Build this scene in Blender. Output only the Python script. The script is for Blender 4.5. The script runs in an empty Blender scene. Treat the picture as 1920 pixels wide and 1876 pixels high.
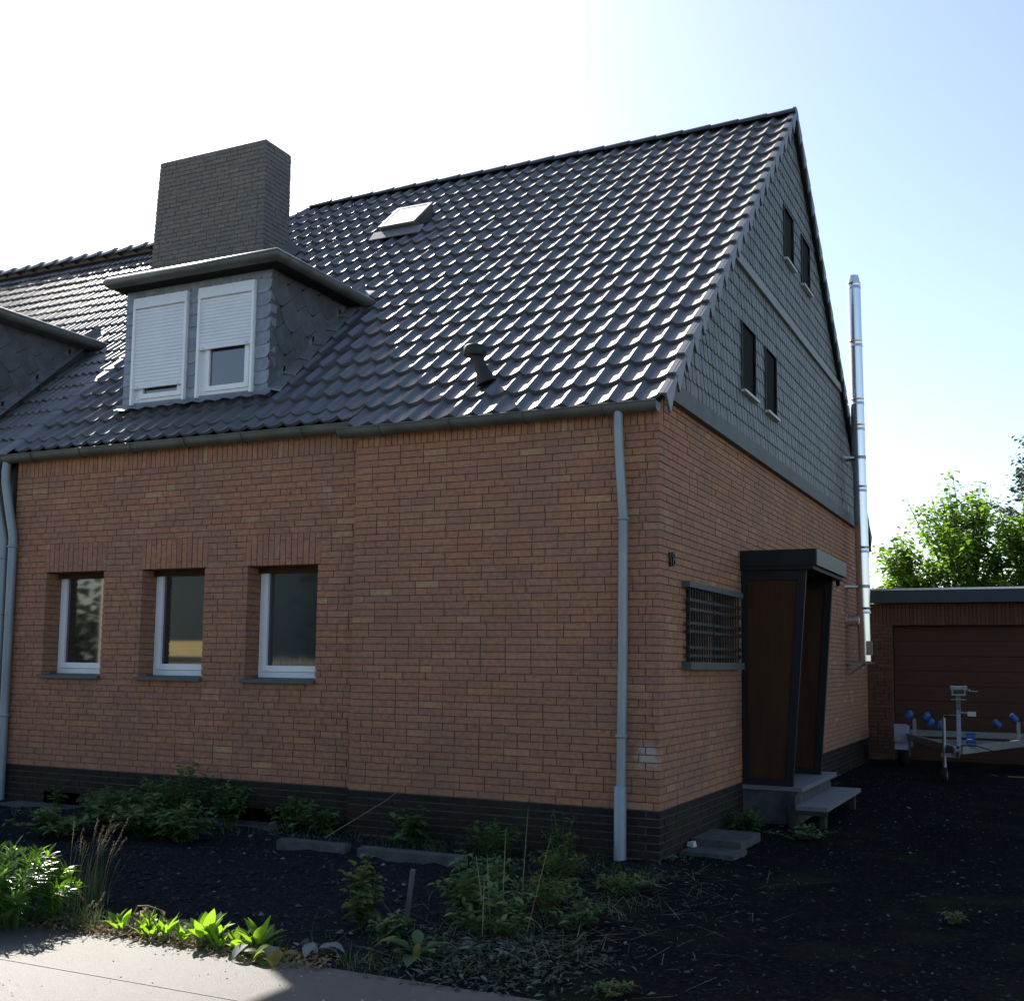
import bpy, math, random
from math import sin, cos, pi, radians, sqrt, atan2
from mathutils import Vector, Matrix
random.seed(11)
S = bpy.context.scene
COL = S.collection
R = random.random
U = random.uniform

# ------------------------------------------------------------------ camera, sky, sun, exposure
def rotz(a): return Matrix.Rotation(a, 3, 'Z')
def rotx(a): return Matrix.Rotation(a, 3, 'X')
cam_d = bpy.data.cameras.new('camera')
cam = bpy.data.objects.new('camera', cam_d); COL.objects.link(cam)
cam_d.sensor_width = 36.0
cam_d.lens = 36.0 * 2132.73 / 1920
cam_d.shift_x = (960 - 949.91) / 1920
cam_d.shift_y = (1038.54 - 938) / 1920
cam_d.clip_start = 0.1; cam_d.clip_end = 600
CM = (rotz(0.451408) @ rotx(pi / 2 + 0.0951261) @ rotz(0.0127849)).to_4x4()
CAMP = Vector((2.88686, -8.79339, 1.53765))
CM.translation = CAMP
cam.matrix_world = CM
S.camera = cam

SUN = Vector((-1.0, .77, 1.0)).normalized()      # towards the sun
EL = math.asin(SUN.z); AZ = atan2(SUN.x, SUN.y)     # azimuth from +Y, clockwise positive
W = bpy.data.worlds.new('World'); S.world = W; W.use_nodes = True
nt = W.node_tree
for n in list(nt.nodes): nt.nodes.remove(n)
wo = nt.nodes.new('ShaderNodeOutputWorld'); bg = nt.nodes.new('ShaderNodeBackground')
sk = nt.nodes.new('ShaderNodeTexSky'); sk.sky_type = 'NISHITA'; sk.sun_disc = False
sk.sun_elevation = EL; sk.sun_rotation = AZ
sk.air_density = 1.0; sk.dust_density = 1.1; sk.ozone_density = 0.5; sk.altitude = 100
bg.inputs['Strength'].default_value = 0.10
nt.links.new(sk.outputs[0], bg.inputs['Color']); nt.links.new(bg.outputs[0], wo.inputs['Surface'])
sun_d = bpy.data.lights.new('sun', 'SUN'); sun_d.energy = 5.0; sun_d.angle = radians(0.53); sun_d.color = (1.0, 0.93, 0.82)
sun = bpy.data.objects.new('sun', sun_d); COL.objects.link(sun)
sun.rotation_euler = (-SUN).to_track_quat('-Z', 'Y').to_euler(); sun.location = (-20, 20, 25)
S.view_settings.view_transform = 'Standard'; S.view_settings.look = 'None'
S.view_settings.exposure = 1.15; S.view_settings.gamma = 1.0; S.view_settings.use_curve_mapping = False

# ------------------------------------------------------------------ materials
def ramp(N, L, fac, cols):
    r = N.new('ShaderNodeValToRGB'); e = r.color_ramp.elements
    while len(e) < len(cols): e.new(0.5)
    for i, (p, c) in enumerate(cols):
        e[i].position = p; e[i].color = (*c, 1)
    L.new(fac, r.inputs[0]); return r.outputs[0]
def mat(name, cols, rough=0.8, scale=8.0, spec=0.5, metal=0.0, bump=0.0, bscale=60.0, mode='noise', translucent=0.0,
        grime=None, mossy=None, ior=None, stretch=None, rvar=0.0, coat=None, tcol=None, spot=None):
    """cols: one colour or a list of (pos, colour); mode noise / island (one colour for each piece)"""
    m = bpy.data.materials.new(name); m.use_nodes = True
    T = m.node_tree; N = T.nodes; L = T.links
    p = N['Principled BSDF']; out = N['Material Output']
    p.inputs['Roughness'].default_value = rough; p.inputs['Metallic'].default_value = metal
    p.inputs['Specular IOR Level'].default_value = spec
    if coat: p.inputs['Coat Weight'].default_value, p.inputs['Coat Roughness'].default_value = coat
    if ior: p.inputs['IOR'].default_value = ior
    gp = N.new('ShaderNodeNewGeometry'); POS = gp.outputs['Position']
    co = POS
    if stretch:
        mp = N.new('ShaderNodeMapping'); mp.inputs['Scale'].default_value = stretch
        L.new(co, mp.inputs['Vector']); co = mp.outputs[0]
    if not isinstance(cols[0], (tuple, list)): cols = [(0.0, cols), (1.0, cols)]
    nz = N.new('ShaderNodeTexNoise'); nz.inputs['Scale'].default_value = scale; nz.inputs['Detail'].default_value = 5
    nz.inputs['Roughness'].default_value = 0.62
    L.new(co, nz.inputs['Vector'])
    if mode == 'island':
        g = N.new('ShaderNodeNewGeometry'); oi = N.new('ShaderNodeObjectInfo')
        a = N.new('ShaderNodeMath'); a.operation = 'ADD'
        L.new(g.outputs['Random Per Island'], a.inputs[0]); L.new(oi.outputs['Random'], a.inputs[1])
        fr = N.new('ShaderNodeMath'); fr.operation = 'FRACT'; L.new(a.outputs[0], fr.inputs[0])
        col = ramp(N, L, fr.outputs[0], cols)
        # a little mottling on each piece
        mr = N.new('ShaderNodeMapRange'); mr.inputs[1].default_value = 0.3; mr.inputs[2].default_value = 0.7
        mr.inputs[3].default_value = 0.72; mr.inputs[4].default_value = 1.2
        L.new(nz.outputs[0], mr.inputs[0])
        mx = N.new('ShaderNodeMix'); mx.data_type = 'RGBA'; mx.blend_type = 'MULTIPLY'; mx.inputs[0].default_value = 1
        L.new(col, mx.inputs[6]); L.new(mr.outputs[0], mx.inputs[7]); col = mx.outputs[2]
    else:
        mr = N.new('ShaderNodeMapRange'); mr.inputs[1].default_value = 0.3; mr.inputs[2].default_value = 0.7
        L.new(nz.outputs[0], mr.inputs[0])
        col = ramp(N, L, mr.outputs[0], cols)
    def overlay(col, colr, sc, lo, hi, amt):
        n2 = N.new('ShaderNodeTexNoise'); n2.inputs['Scale'].default_value = sc; n2.inputs['Detail'].default_value = 6
        n2.inputs['Roughness'].default_value = 0.65
        L.new(POS, n2.inputs['Vector'])
        m2 = N.new('ShaderNodeMapRange'); m2.inputs[1].default_value = lo; m2.inputs[2].default_value = hi; m2.inputs[4].default_value = amt
        L.new(n2.outputs[0], m2.inputs[0])
        mx = N.new('ShaderNodeMix'); mx.data_type = 'RGBA'
        L.new(m2.outputs[0], mx.inputs[0]); L.new(col, mx.inputs[6]); mx.inputs[7].default_value = (*colr, 1)
        return mx.outputs[2]
    if grime: col = overlay(col, *grime)
    if mossy: col = overlay(col, *mossy)
    if spot:      # a pale bloom of salts of about .1 m round a place on the wall
        vm = N.new('ShaderNodeVectorMath'); vm.operation = 'DISTANCE'; L.new(POS, vm.inputs[0]); vm.inputs[1].default_value = spot
        n3 = N.new('ShaderNodeTexNoise'); n3.inputs['Scale'].default_value = 16; n3.inputs['Detail'].default_value = 6; L.new(POS, n3.inputs['Vector'])
        ad = N.new('ShaderNodeMath'); ad.operation = 'MULTIPLY_ADD'; ad.inputs[1].default_value = .22; L.new(n3.outputs[0], ad.inputs[0]); L.new(vm.outputs['Value'], ad.inputs[2])
        m4 = N.new('ShaderNodeMapRange'); m4.inputs[1].default_value = .16; m4.inputs[2].default_value = .24; m4.inputs[3].default_value = .55; m4.inputs[4].default_value = 0; L.new(ad.outputs[0], m4.inputs[0])
        mx = N.new('ShaderNodeMix'); mx.data_type = 'RGBA'; L.new(m4.outputs[0], mx.inputs[0]); L.new(col, mx.inputs[6]); mx.inputs[7].default_value = (.5, .47, .43, 1); col = mx.outputs[2]
    L.new(col, p.inputs['Base Color'])
    if rvar:
        m3 = N.new('ShaderNodeMapRange'); m3.inputs[1].default_value = 0.3; m3.inputs[2].default_value = 0.7
        m3.inputs[3].default_value = rough - rvar; m3.inputs[4].default_value = rough + rvar
        L.new(nz.outputs[0], m3.inputs[0]); L.new(m3.outputs[0], p.inputs['Roughness'])
    if bump:
        nb = N.new('ShaderNodeTexNoise'); nb.inputs['Scale'].default_value = bscale; nb.inputs['Detail'].default_value = 4
        L.new(POS, nb.inputs['Vector'])
        b = N.new('ShaderNodeBump'); b.inputs['Strength'].default_value = bump; b.inputs['Distance'].default_value = 0.01
        L.new(nb.outputs[0], b.inputs['Height']); L.new(b.outputs[0], p.inputs['Normal'])
    if translucent:
        t = N.new('ShaderNodeBsdfTranslucent'); ms = N.new('ShaderNodeMixShader'); ms.inputs[0].default_value = translucent
        if tcol: t.inputs['Color'].default_value = (*tcol, 1)
        else: L.new(col, t.inputs['Color'])
        L.new(p.outputs[0], ms.inputs[1]); L.new(t.outputs[0], ms.inputs[2]); L.new(ms.outputs[0], out.inputs['Surface'])
    return m

BRC = [(0.0, (.345, .158, .090)), (.2, (.37, .172, .094)), (.4, (.315, .147, .092)), (.55, (.38, .180, .097)), (.7, (.35, .162, .094)),
       (.86, (.315, .148, .10)), (.965, (.39, .20, .108)), (.995, (.43, .26, .14)), (1.0, (.35, .162, .09))]
M = dict(
 brick=mat('red_brick', BRC, .82, 22, .3, bump=.35, bscale=180, mode='island', grime=((.20, .125, .095), 1.3, .46, .74, .6), mossy=((.40, .30, .23), 3.1, .6, .8, .35), spot=(-.10, 0, .82)),
 mortar=mat('grey_mortar', [(0, (.10, .08, .065)), (1, (.17, .14, .115))], .95, 12, .1),
 mortar_pale=mat('pale_mortar', [(0, (.06, .057, .052)), (1, (.13, .124, .112))], .95, 14, .1),
 plinth=mat('dark_clinker', [(0, (.02, .015, .014)), (.5, (.032, .022, .019)), (1, (.018, .017, .018))], .8, 20, .15, bump=.3, bscale=150, mode='island', mossy=((.03, .04, .02), 2.2, .5, .75, .6)),
 chim=mat('weathered_chimney_brick', [(0, (.19, .17, .15)), (.5, (.165, .155, .145)), (1, (.215, .18, .155))], .9, 16, .2, bump=.3, bscale=150, mode='island', grime=((.14, .135, .13), 1.1, .45, .7, .6)),
 tile=mat('anthracite_roof_tile', [(0, (.028, .030, .036)), (.6, (.036, .038, .045)), (1, (.048, .05, .056))], .54, 9, .8, ior=1.9, mode='island', rvar=0, grime=((.06, .06, .058), 2.0, .55, .8, .3)),
 tile_old=mat('old_grey_roof_tile', [(0, (.05, .045, .042)), (.6, (.065, .058, .052)), (1, (.085, .075, .066))], .48, 9, .9, ior=1.9, mode='island', mossy=((.075, .075, .05), 6, .52, .7, .6)),
 ridge=mat('ridge_tile', [(0, (.03, .033, .04)), (1, (.045, .048, .055))], .4, 8, .5, mode='island'),
 verge=mat('verge_tile', [(0, (.085, .09, .105)), (1, (.115, .12, .135))], .45, 9, .5, mode='island'),
 deck=mat('roof_underlay', (.018, .018, .018), .95, 5, .1),
 slate=mat('wall_slate', [(0, (.075, .086, .086)), (.5, (.098, .111, .11)), (1, (.125, .139, .136))], .55, 14, .45, mode='island', bump=.15, bscale=70),
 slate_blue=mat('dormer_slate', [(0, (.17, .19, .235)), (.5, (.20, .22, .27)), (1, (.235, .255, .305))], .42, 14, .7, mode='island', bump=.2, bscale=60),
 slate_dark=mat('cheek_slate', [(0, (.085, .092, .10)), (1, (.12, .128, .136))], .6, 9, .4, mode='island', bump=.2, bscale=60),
 board=mat('grey_green_trim', [(0, (.085, .095, .092)), (1, (.115, .125, .12))], .7, 3, .3),
 band=mat('blue_grey_trim', [(0, (.17, .19, .21)), (1, (.21, .23, .25))], .6, 3, .4),
 zinc=mat('weathered_zinc', [(0, (.16, .175, .17)), (1, (.25, .265, .26))], .42, 5, .5, metal=.6, grime=((.10, .11, .10), 3, .5, .75, .5)),
 zinc_dark=mat('stained_zinc', [(0, (.085, .09, .08)), (1, (.14, .145, .13))], .5, 5, .4, metal=.4, grime=((.05, .055, .045), 3, .45, .7, .6)),
 pipe=mat('painted_downpipe', [(0, (.20, .24, .26)), (1, (.29, .33, .35))], .5, 6, .4, metal=.25, stretch=(1, 1, .3)),
 lead=mat('lead_flashing', [(0, (.15, .165, .18)), (1, (.22, .235, .25))], .5, 7, .4, metal=.3),
 white=mat('white_window_plastic', [(0, (.74, .76, .78)), (1, (.80, .82, .84))], .35, 4, .5),
 shutter=mat('white_roller_shutter', [(0, (.66, .69, .74)), (1, (.74, .77, .81))], .4, 4, .5),
 glass=mat('window_glass', [(0, (.012, .014, .014)), (1, (.018, .02, .02))], .03, 2, .5, ior=2.3),
 glass_net=mat('window_glass_with_net_curtain', [(0, (.03, .038, .038)), (1, (.055, .062, .06))], .04, 160, .5, ior=1.8),
 black=mat('black_void', (.006, .006, .006), .9, 3, .1),
 blackmetal=mat('black_iron', [(0, (.014, .015, .015)), (1, (.024, .024, .023))], .55, 12, .4),
 sill=mat('dark_stone_sill', [(0, (.06, .068, .07)), (1, (.09, .098, .10))], .6, 20, .4),
 pane_sill=mat('pale_metal_sill', (.42, .44, .46), .5, 5, .4),
 porchwood=mat('dark_brown_panel', [(0, (.040, .018, .010)), (1, (.064, .031, .016))], .75, 3, .15, stretch=(4, 4, .5)),
 porchblack=mat('black_porch_metal', [(0, (.008, .009, .01)), (1, (.013, .014, .0155))], .6, 5, .25),
 porchfascia=mat('grey_porch_fascia', [(0, (.045, .055, .06)), (1, (.06, .07, .076))], .5, 4, .4),
 steel=mat('stainless_steel', [(0, (.66, .66, .68)), (1, (.74, .74, .76))], .2, 3, .5, metal=1.0, stretch=(8, 8, .4), rvar=.03),
 granite=mat('grey_step_stone', [(0, (.11, .11, .12)), (1, (.17, .17, .185))], .7, 60, .35, bump=.2, bscale=200),
 concrete=mat('old_concrete', [(0, (.05, .053, .056)), (1, (.10, .104, .108))], .9, 9, .2, bump=.5, bscale=60, mossy=((.04, .055, .03), 5, .5, .7, .7)),
 soil=mat('dark_gravelly_soil', [(0, (.009, .0102, .0118)), (.5, (.0155, .017, .0195)), (1, (.032, .034, .0375))], 1.0, 38, .0, bump=1.0, bscale=55),
 drive=mat('black_cinder_drive', [(0, (.0075, .0078, .0083)), (.6, (.0125, .0127, .013)), (1, (.025, .0245, .0245))], 1.0, 30, .0, bump=1.0, bscale=70, mossy=((.026, .026, .014), 1.3, .5, .7, .7)),
 pave=mat('grey_pavement', [(0, (.045, .044, .043)), (.5, (.075, .073, .07)), (1, (.13, .126, .12))], .58, 130, .6, bump=.7, bscale=240, grime=((.05, .048, .046), 2.2, .45, .75, .6)),
 stone=mat('pebble', [(0, (.013, .014, .017)), (.8, (.028, .03, .035)), (.965, (.055, .058, .064)), (.99, (.10, .10, .105)), (1, (.22, .22, .22))], 1.0, 20, .05, mode='island'),
 earth=mat('far_ground', [(0, (.12, .12, .07)), (1, (.18, .165, .10))], .95, .6, .1),
 road=mat('pale_bounce_road', [(0, (.17, .165, .155)), (1, (.23, .222, .21))], .9, 60, .2, bump=.4, bscale=150),  # unseen road, its tone raised to bounce more light onto the front wall
 wood_door=mat('brown_garage_board', [(0, (.045, .017, .009)), (1, (.075, .029, .013))], .6, 3, .3, stretch=(.6, 4, 10)),
 gbrick=mat('garage_brick', [(0, (.10, .046, .03)), (.5, (.13, .06, .036)), (1, (.09, .042, .03))], .85, 20, .25, bump=.3, bscale=180, mode='island'),
 fascia=mat('dark_blue_grey_fascia', [(0, (.035, .045, .055)), (1, (.05, .06, .072))], .6, 3, .35),
 alu=mat('bright_metal_edge', (.62, .64, .67), .3, 3, .5, metal=.8),
 galv=mat('galvanised_steel', [(0, (.20, .215, .225)), (1, (.32, .335, .345))], .42, 25, .5, metal=.75),
 blue=mat('blue_rubber', [(0, (.02, .07, .24)), (1, (.035, .11, .33))], .45, 6, .45),
 tyre=mat('black_rubber', (.015, .015, .015), .85, 6, .2),
 mudguard=mat('grey_mudguard', (.32, .34, .40), .5, 4, .4),
 plate=mat('pale_label', (.5, .5, .45), .6, 4, .3),
 old_plaster=mat('dark_old_plaster', [(0, (.10, .085, .08)), (1, (.14, .12, .11))], .95, 4, .15),
 leaf_dock=mat('bright_dock_leaf', [(0, (.055, .13, .018)), (1, (.085, .17, .025))], .5, 9, .4, translucent=.55, tcol=(.32, .55, .03)),
 leaf_dead=mat('withered_leaf', [(0, (.20, .13, .07)), (1, (.34, .27, .17))], .8, 12, .2, translucent=.3),
 leaf_grey=mat('pale_leaf_underside', [(0, (.13, .15, .13)), (1, (.2, .22, .20))], .7, 12, .3, translucent=.2),
 leaf_yellow=mat('yellowing_leaf', [(0, (.16, .14, .02)), (.7, (.26, .19, .03)), (1, (.20, .08, .02))], .6, 10, .3, translucent=.4),
 leaf_bush=mat('glossy_narrow_leaf', [(0, (.02, .065, .010)), (.5, (.04, .11, .015)), (1, (.07, .15, .02))], .3, 6, .6, mode='island', translucent=.42, tcol=(.25, .5, .025)),
 leaf_shade=mat('dull_green_leaf', [(0, (.05, .11, .034)), (.5, (.08, .155, .045)), (1, (.12, .20, .055))], .5, 6, .4, mode='island', translucent=.35),
 leaf_olive=mat('olive_leaf', [(0, (.08, .125, .034)), (.6, (.12, .165, .04)), (1, (.17, .14, .045))], .55, 6, .35, mode='island', translucent=.35),
 leaf_tree=mat('maple_leaf', [(0, (.05, .115, .015)), (.5, (.085, .17, .022)), (1, (.125, .22, .03))], .45, 3, .4, mode='island', translucent=.5, tcol=(.24, .42, .03)),
 leaf_dark=mat('dark_tree_leaf', [(0, (.028, .045, .028)), (1, (.05, .075, .04))], .55, 3, .35, mode='island', translucent=.3),
 straw=mat('dry_straw', [(0, (.20, .17, .10)), (.6, (.32, .28, .18)), (1, (.16, .10, .06))], .85, 5, .2, mode='island', translucent=.2),
 grass=mat('green_grass', [(0, (.045, .095, .024)), (.6, (.085, .14, .035)), (1, (.20, .19, .08))], .6, 5, .3, mode='island', translucent=.35),
 clip=mat('pale_clippings', [(0, (.025, .035, .022)), (.7, (.06, .075, .055)), (.9,(.13,.15,.12)), (1, (.06, .035, .02))], .85, 5, .2, mode='island'),
 bark=mat('grey_bark', [(0, (.05, .042, .035)), (1, (.10, .085, .07))], .9, 8, .2, bump=.5, bscale=30, stretch=(1, 1, .3)),
 stakewood=mat('weathered_wood', [(0, (.07, .068, .066)), (1, (.13, .125, .12))], .9, 6, .2, stretch=(3, 3, .4)),
 facade=mat('cream_render', [(0, (.5, .48, .40)), (1, (.58, .56, .47))], .9, 2, .2),
 yellowboard=mat('yellow_painted_board', [(0, (.55, .44, .18)), (1, (.62, .5, .22))], .6, 3, .3),
 picketwood=mat('pale_picket_wood', [(0, (.42, .38, .30)), (1, (.52, .48, .40))], .8, 5, .2),
)

# ------------------------------------------------------------------ mesh helpers
class MB:
    def __init__(s): s.v = []; s.f = []; s.mi = []; s.sm = []
    def add(s, vs, fs, mi=0, smooth=False):
        o = len(s.v); s.v.extend([tuple(v) for v in vs])
        for f in fs: s.f.append(tuple(i + o for i in f)); s.mi.append(mi); s.sm.append(smooth)
        return s
    def box(s, x0, x1, y0, y1, z0, z1, mi=0, skip=''):
        vs = [(x0, y0, z0), (x1, y0, z0), (x1, y1, z0), (x0, y1, z0), (x0, y0, z1), (x1, y0, z1), (x1, y1, z1), (x0, y1, z1)]
        F = dict(b=(0, 3, 2, 1), t=(4, 5, 6, 7), f=(0, 1, 5, 4), r=(1, 2, 6, 5), k=(2, 3, 7, 6), l=(3, 0, 4, 7))
        return s.add(vs, [F[k] for k in F if k not in skip], mi)
    def hexa(s, p, mi=0):      # 8 corners, bottom ring then top ring
        return s.add(p, [(0, 3, 2, 1), (4, 5, 6, 7), (0, 1, 5, 4), (1, 2, 6, 5), (2, 3, 7, 6), (3, 0, 4, 7)], mi)
    def beam(s, a, b, w, h, mi=0, up=(0, 0, 1)):
        a = Vector(a); b = Vector(b); d = (b - a).normalized(); u = Vector(up)
        if abs(d.dot(u)) > .98: u = Vector((0, 1, 0))
        r = d.cross(u).normalized(); u = r.cross(d).normalized(); r *= w / 2; u *= h / 2
        return s.hexa([a - r - u, a + r - u, a + r + u, a - r + u, b - r - u, b + r - u, b + r + u, b - r + u], mi)
    def tube(s, pts, r, n=10, mi=0, caps=True, smooth=True):
        pts = [Vector(p) for p in pts]; rs = r if isinstance(r, (list, tuple)) else [r] * len(pts)
        rings = []; ref = None
        for i, p in enumerate(pts):
            d = (pts[min(i + 1, len(pts) - 1)] - pts[max(i - 1, 0)]).normalized()
            if ref is None: ref = d.orthogonal().normalized()
            ref = (ref - d * ref.dot(d)).normalized(); q = d.cross(ref)
            rings.append([p + (ref * cos(2 * pi * k / n) + q * sin(2 * pi * k / n)) * rs[i] for k in range(n)])
        vs = [v for rg in rings for v in rg]
        fs = [(i * n + k, i * n + (k + 1) % n, (i + 1) * n + (k + 1) % n, (i + 1) * n + k) for i in range(len(pts) - 1) for k in range(n)]
        s.add(vs, fs, mi, smooth)
        if caps:
            s.add(rings[0], [tuple(reversed(range(n)))], mi); s.add(rings[-1], [tuple(range(n))], mi)
        return s
    def prism(s, poly, n, th, mi=0):   # flat polygon extruded by th against its normal n
        n = Vector(n).normalized() * th; k = len(poly); P = [Vector(p) for p in poly]
        vs = P + [p - n for p in P]
        return s.add(vs, [tuple(range(k)), tuple(reversed(range(k, 2 * k)))] + [(i, i + k, (i + 1) % k + k, (i + 1) % k) for i in range(k)], mi)
    def mesh(s, name, mats):
        me = bpy.data.meshes.new(name); me.from_pydata(s.v, [], s.f)
        for m in (mats if isinstance(mats, list) else [mats]): me.materials.append(m)
        me.polygons.foreach_set('material_index', s.mi); me.polygons.foreach_set('use_smooth', s.sm)
        me.update(); return me
    def build(s, name, mats, parent=None, kind=None, label=None):
        return link(name, s.mesh(name, mats), parent, kind, label)
def link(name, me, parent=None, kind=None, label=None, loc=None, rot=None, scl=None):
    o = bpy.data.objects.new(name, me); COL.objects.link(o)
    if parent: o.parent = parent
    if kind: o['kind'] = kind
    if label: o['label'] = label
    if loc is not None: o.location = loc
    if rot is not None: o.rotation_euler = rot
    if scl is not None: o.scale = scl
    return o
def tag(o, label, cat, group=None):
    o['label'] = label; o['category'] = cat
    if group: o['group'] = group
    return o
def thing(name, label, cat, loc=(0, 0, 0), group=None, rz=0):
    o = link(name, None, loc=loc, rot=(0, 0, rz)); return tag(o, label, cat, group)

def clip(poly, a, b, c):      # keep a*u+b*v<=c
    out = []
    for i in range(len(poly)):
        p, q = poly[i], poly[(i + 1) % len(poly)]
        dp = a * p[0] + b * p[1] - c; dq = a * q[0] + b * q[1] - c
        if dp <= 0: out.append(p)
        if dp * dq < 0:
            t = dp / (dp - dq); out.append((p[0] + t * (q[0] - p[0]), p[1] + t * (q[1] - p[1])))
    return out
def area(p):
    return abs(sum(p[i][0] * p[(i + 1) % len(p)][1] - p[(i + 1) % len(p)][0] * p[i][1] for i in range(len(p)))) / 2 if len(p) > 2 else 0
def clip_hole(poly, h):       # largest rest of a polygon beside a rectangular hole (u0,u1,v0,v1)
    us = [p[0] for p in poly]; vs = [p[1] for p in poly]
    if max(us) <= h[0] or min(us) >= h[1] or max(vs) <= h[2] or min(vs) >= h[3]: return poly
    c = [clip(poly, 1, 0, h[0]), clip(poly, -1, 0, -h[1]), clip(poly, 0, 1, h[2]), clip(poly, 0, -1, -h[3])]
    c = max(c, key=area)
    return c if area(c) > 1e-4 else []

def gz(y): return .0377 * max(-3.45, min(0, y))
def G(x, y):
    # a spot found for level ground, moved along its line of sight onto the slope towards the street
    P = Vector((x, y, 0))
    for _ in range(6): P = CAMP + (Vector((x, y, 0)) - CAMP) * ((CAMP.z - gz(P.y)) / CAMP.z)
    return (P.x, P.y, gz(P.y))
# ------------------------------------------------------------------ setting: ground
MB().add([(-150, -150, -.30), (150, -150, -.30), (150, 150, -.30), (-150, 150, -.30)], [(0, 1, 2, 3)]).build('ground', M['earth'], kind='structure')
def sheet(name, x0, x1, y0, y1, z, m, n=0, amp=0.0, kind='structure'):
    b = MB(); nx = max(1, int((x1 - x0) / n)) if n else 1; ny = max(1, int((y1 - y0) / n)) if n else 1
    for j in range(ny + 1):
        for i in range(nx + 1):
            e = 0 if i in (0, nx) or j in (0, ny) else amp
            yy = y0 + (y1 - y0) * j / ny; b.v.append((x0 + (x1 - x0) * i / nx, yy, z + gz(yy) + U(-e, e)))
    for j in range(ny):
        for i in range(nx):
            k = j * (nx + 1) + i; b.f.append((k, k + 1, k + nx + 2, k + nx + 1)); b.mi.append(0); b.sm.append(True)
    return b.build(name, m, kind=kind)
sheet('planting_bed', -13, -.35, -3.45, .2, -.012, M['soil'], .11, .022)
sheet('driveway', -.35, 9, -3.45, 16, -.010, M['drive'], .16, .012)
sheet('pavement', -40, 40, -5.6, -3.45, .0, M['pave'])
sheet('road', -40, 40, -13.6, -5.6, -.10, M['road'])
MB().box(-40, 40, -14.2, -13.6, -.3, -.12).build('kerb', M['concrete'], kind='structure')
# shallow raised seam along the pavement (two rows of slabs)
MB().box(-14, .4, -4.170, -4.160, -.132, -.1275).build('pavement_seam', M['granite'], kind='structure')

# ------------------------------------------------------------------ the house
TH = radians(42.2376); CT, ST = cos(TH), sin(TH)
EY, EZ = -.15, 3.677
def RP(X, s, off=0.0): return Vector((X, EY + s * CT - off * ST, EZ + s * ST + off * CT))
RY, RZ = 5.25, 8.57                    # ridge
RS = .83                               # rear slope
D = 11.05                              # depth of the house
def zfront(y): return EZ + (y - EY) * ST / CT
def zrear(y): return RZ + .02 - RS * (y - RY)
XL, XS = -7.5, -2.94                   # party wall, step in the front wall
PZ, SZ, TZ = .38, 3.505, 3.75          # top of plinth, foot of the upper soldier course, top of wall
CH = .0625                             # brick course
house = thing('brick_house', 'red brick house with slate-clad gable, dark glossy tiled roof and wide brick chimney', 'house')

WIN = [(-6.985, -6.148), (-5.615, -4.792), (-4.257, -3.424)]; WZ0, WZ1, LZ = 1.36, 2.45, 2.756
CEL = [(-6.86, -6.34, -.02, .125), (-4.28, -3.72, -.02, .125)]

def stretch_fill(u0, u1, start):
    """brick lengths of one course from u0 to u1"""
    out = []; u = u0; first = True
    while u < u1 - .012:
        l = start if first else (.115 if R() < .13 else .232)
        first = False
        if u + l > u1 - .055: l = u1 - u
        if l > .26:
            out.append((u, u + l / 2 - .004)); out.append((u + l / 2 + .004, u + l)); break
        out.append((u, min(u + l, u1))); u += l + .0085
    return out
bricks_near = []; BF = MB(); BS = MB(); PL = MB()
def put_front(mb, x0, x1, z0, z1, y, depth=.112, jit=.0022):
    mb.box(x0, x1, y + U(-jit, jit), y + depth, z0, z1, skip='k')
def course_segments(z, segs, holes):
    for (a, b, z0, z1) in holes:
        if z1 > z + .012 and z0 < z + CH - .012:
            ns = []
            for s in segs:
                if b <= s[0] or a >= s[1]: ns.append(s)
                else:
                    if a > s[0]: ns.append((s[0], a))
                    if b < s[1]: ns.append((b, s[1]))
            segs = ns
    return segs
starts = [.232, .115, .174, .232, .058, .115]
# front, upper brickwork
for k in range(50):
    z = PZ + k * CH; z0, z1 = z + .004, z + CH - .005
    # projecting right section
    xe = 0 if k % 2 == 0 else -.122
    for a, b in stretch_fill(XS, xe, random.choice([.232, .115, .174, .232])):
        if a > -1.52 and len(bricks_near) < 300: bricks_near.append((a, b, z0, z1))
        else: put_front(BF, a, b, z0, z1, 0)
    # left section, .12 m further back
    holes = [(a, b, WZ0 - .02, WZ1) for a, b in WIN] + [(a - .03, b + .03, WZ1, LZ) for a, b in WIN]
    for sg in course_segments(z, [(XL, XS + .06)], holes):
        for a, b in stretch_fill(sg[0], sg[1], random.choice(starts)):
            edge = any(abs(a - h[1]) < .004 or abs(b - h[0]) < .004 for h in WIN) and WZ0 - .03 < z < WZ1
            put_front(BF, a, b, z0, z1, .12, .235 if edge else .112)
# soldier courses: over the windows and under the eaves
for a, b in WIN:
    n = 13; w = (b - a + .06) / n
    for i in range(n):
        x0 = a - .03 + i * w + .004; x1 = a - .03 + (i + 1) * w - .005
        if i % 2: put_front(BF, x0, x1, WZ1 + .002, WZ1 + .058, .12, .23); put_front(BF, x0, x1, WZ1 + .066, LZ - .004, .12)
        else: put_front(BF, x0, x1, WZ1 + .002, LZ - .066, .12, .23); put_front(BF, x0, x1, LZ - .058, LZ - .004, .12)
x = XL
while x < -.03:
    put_front(BF, x + .004, x + CH - .0045, SZ + .003, TZ - .004, .12 if x < XS else 0); x += CH
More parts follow.
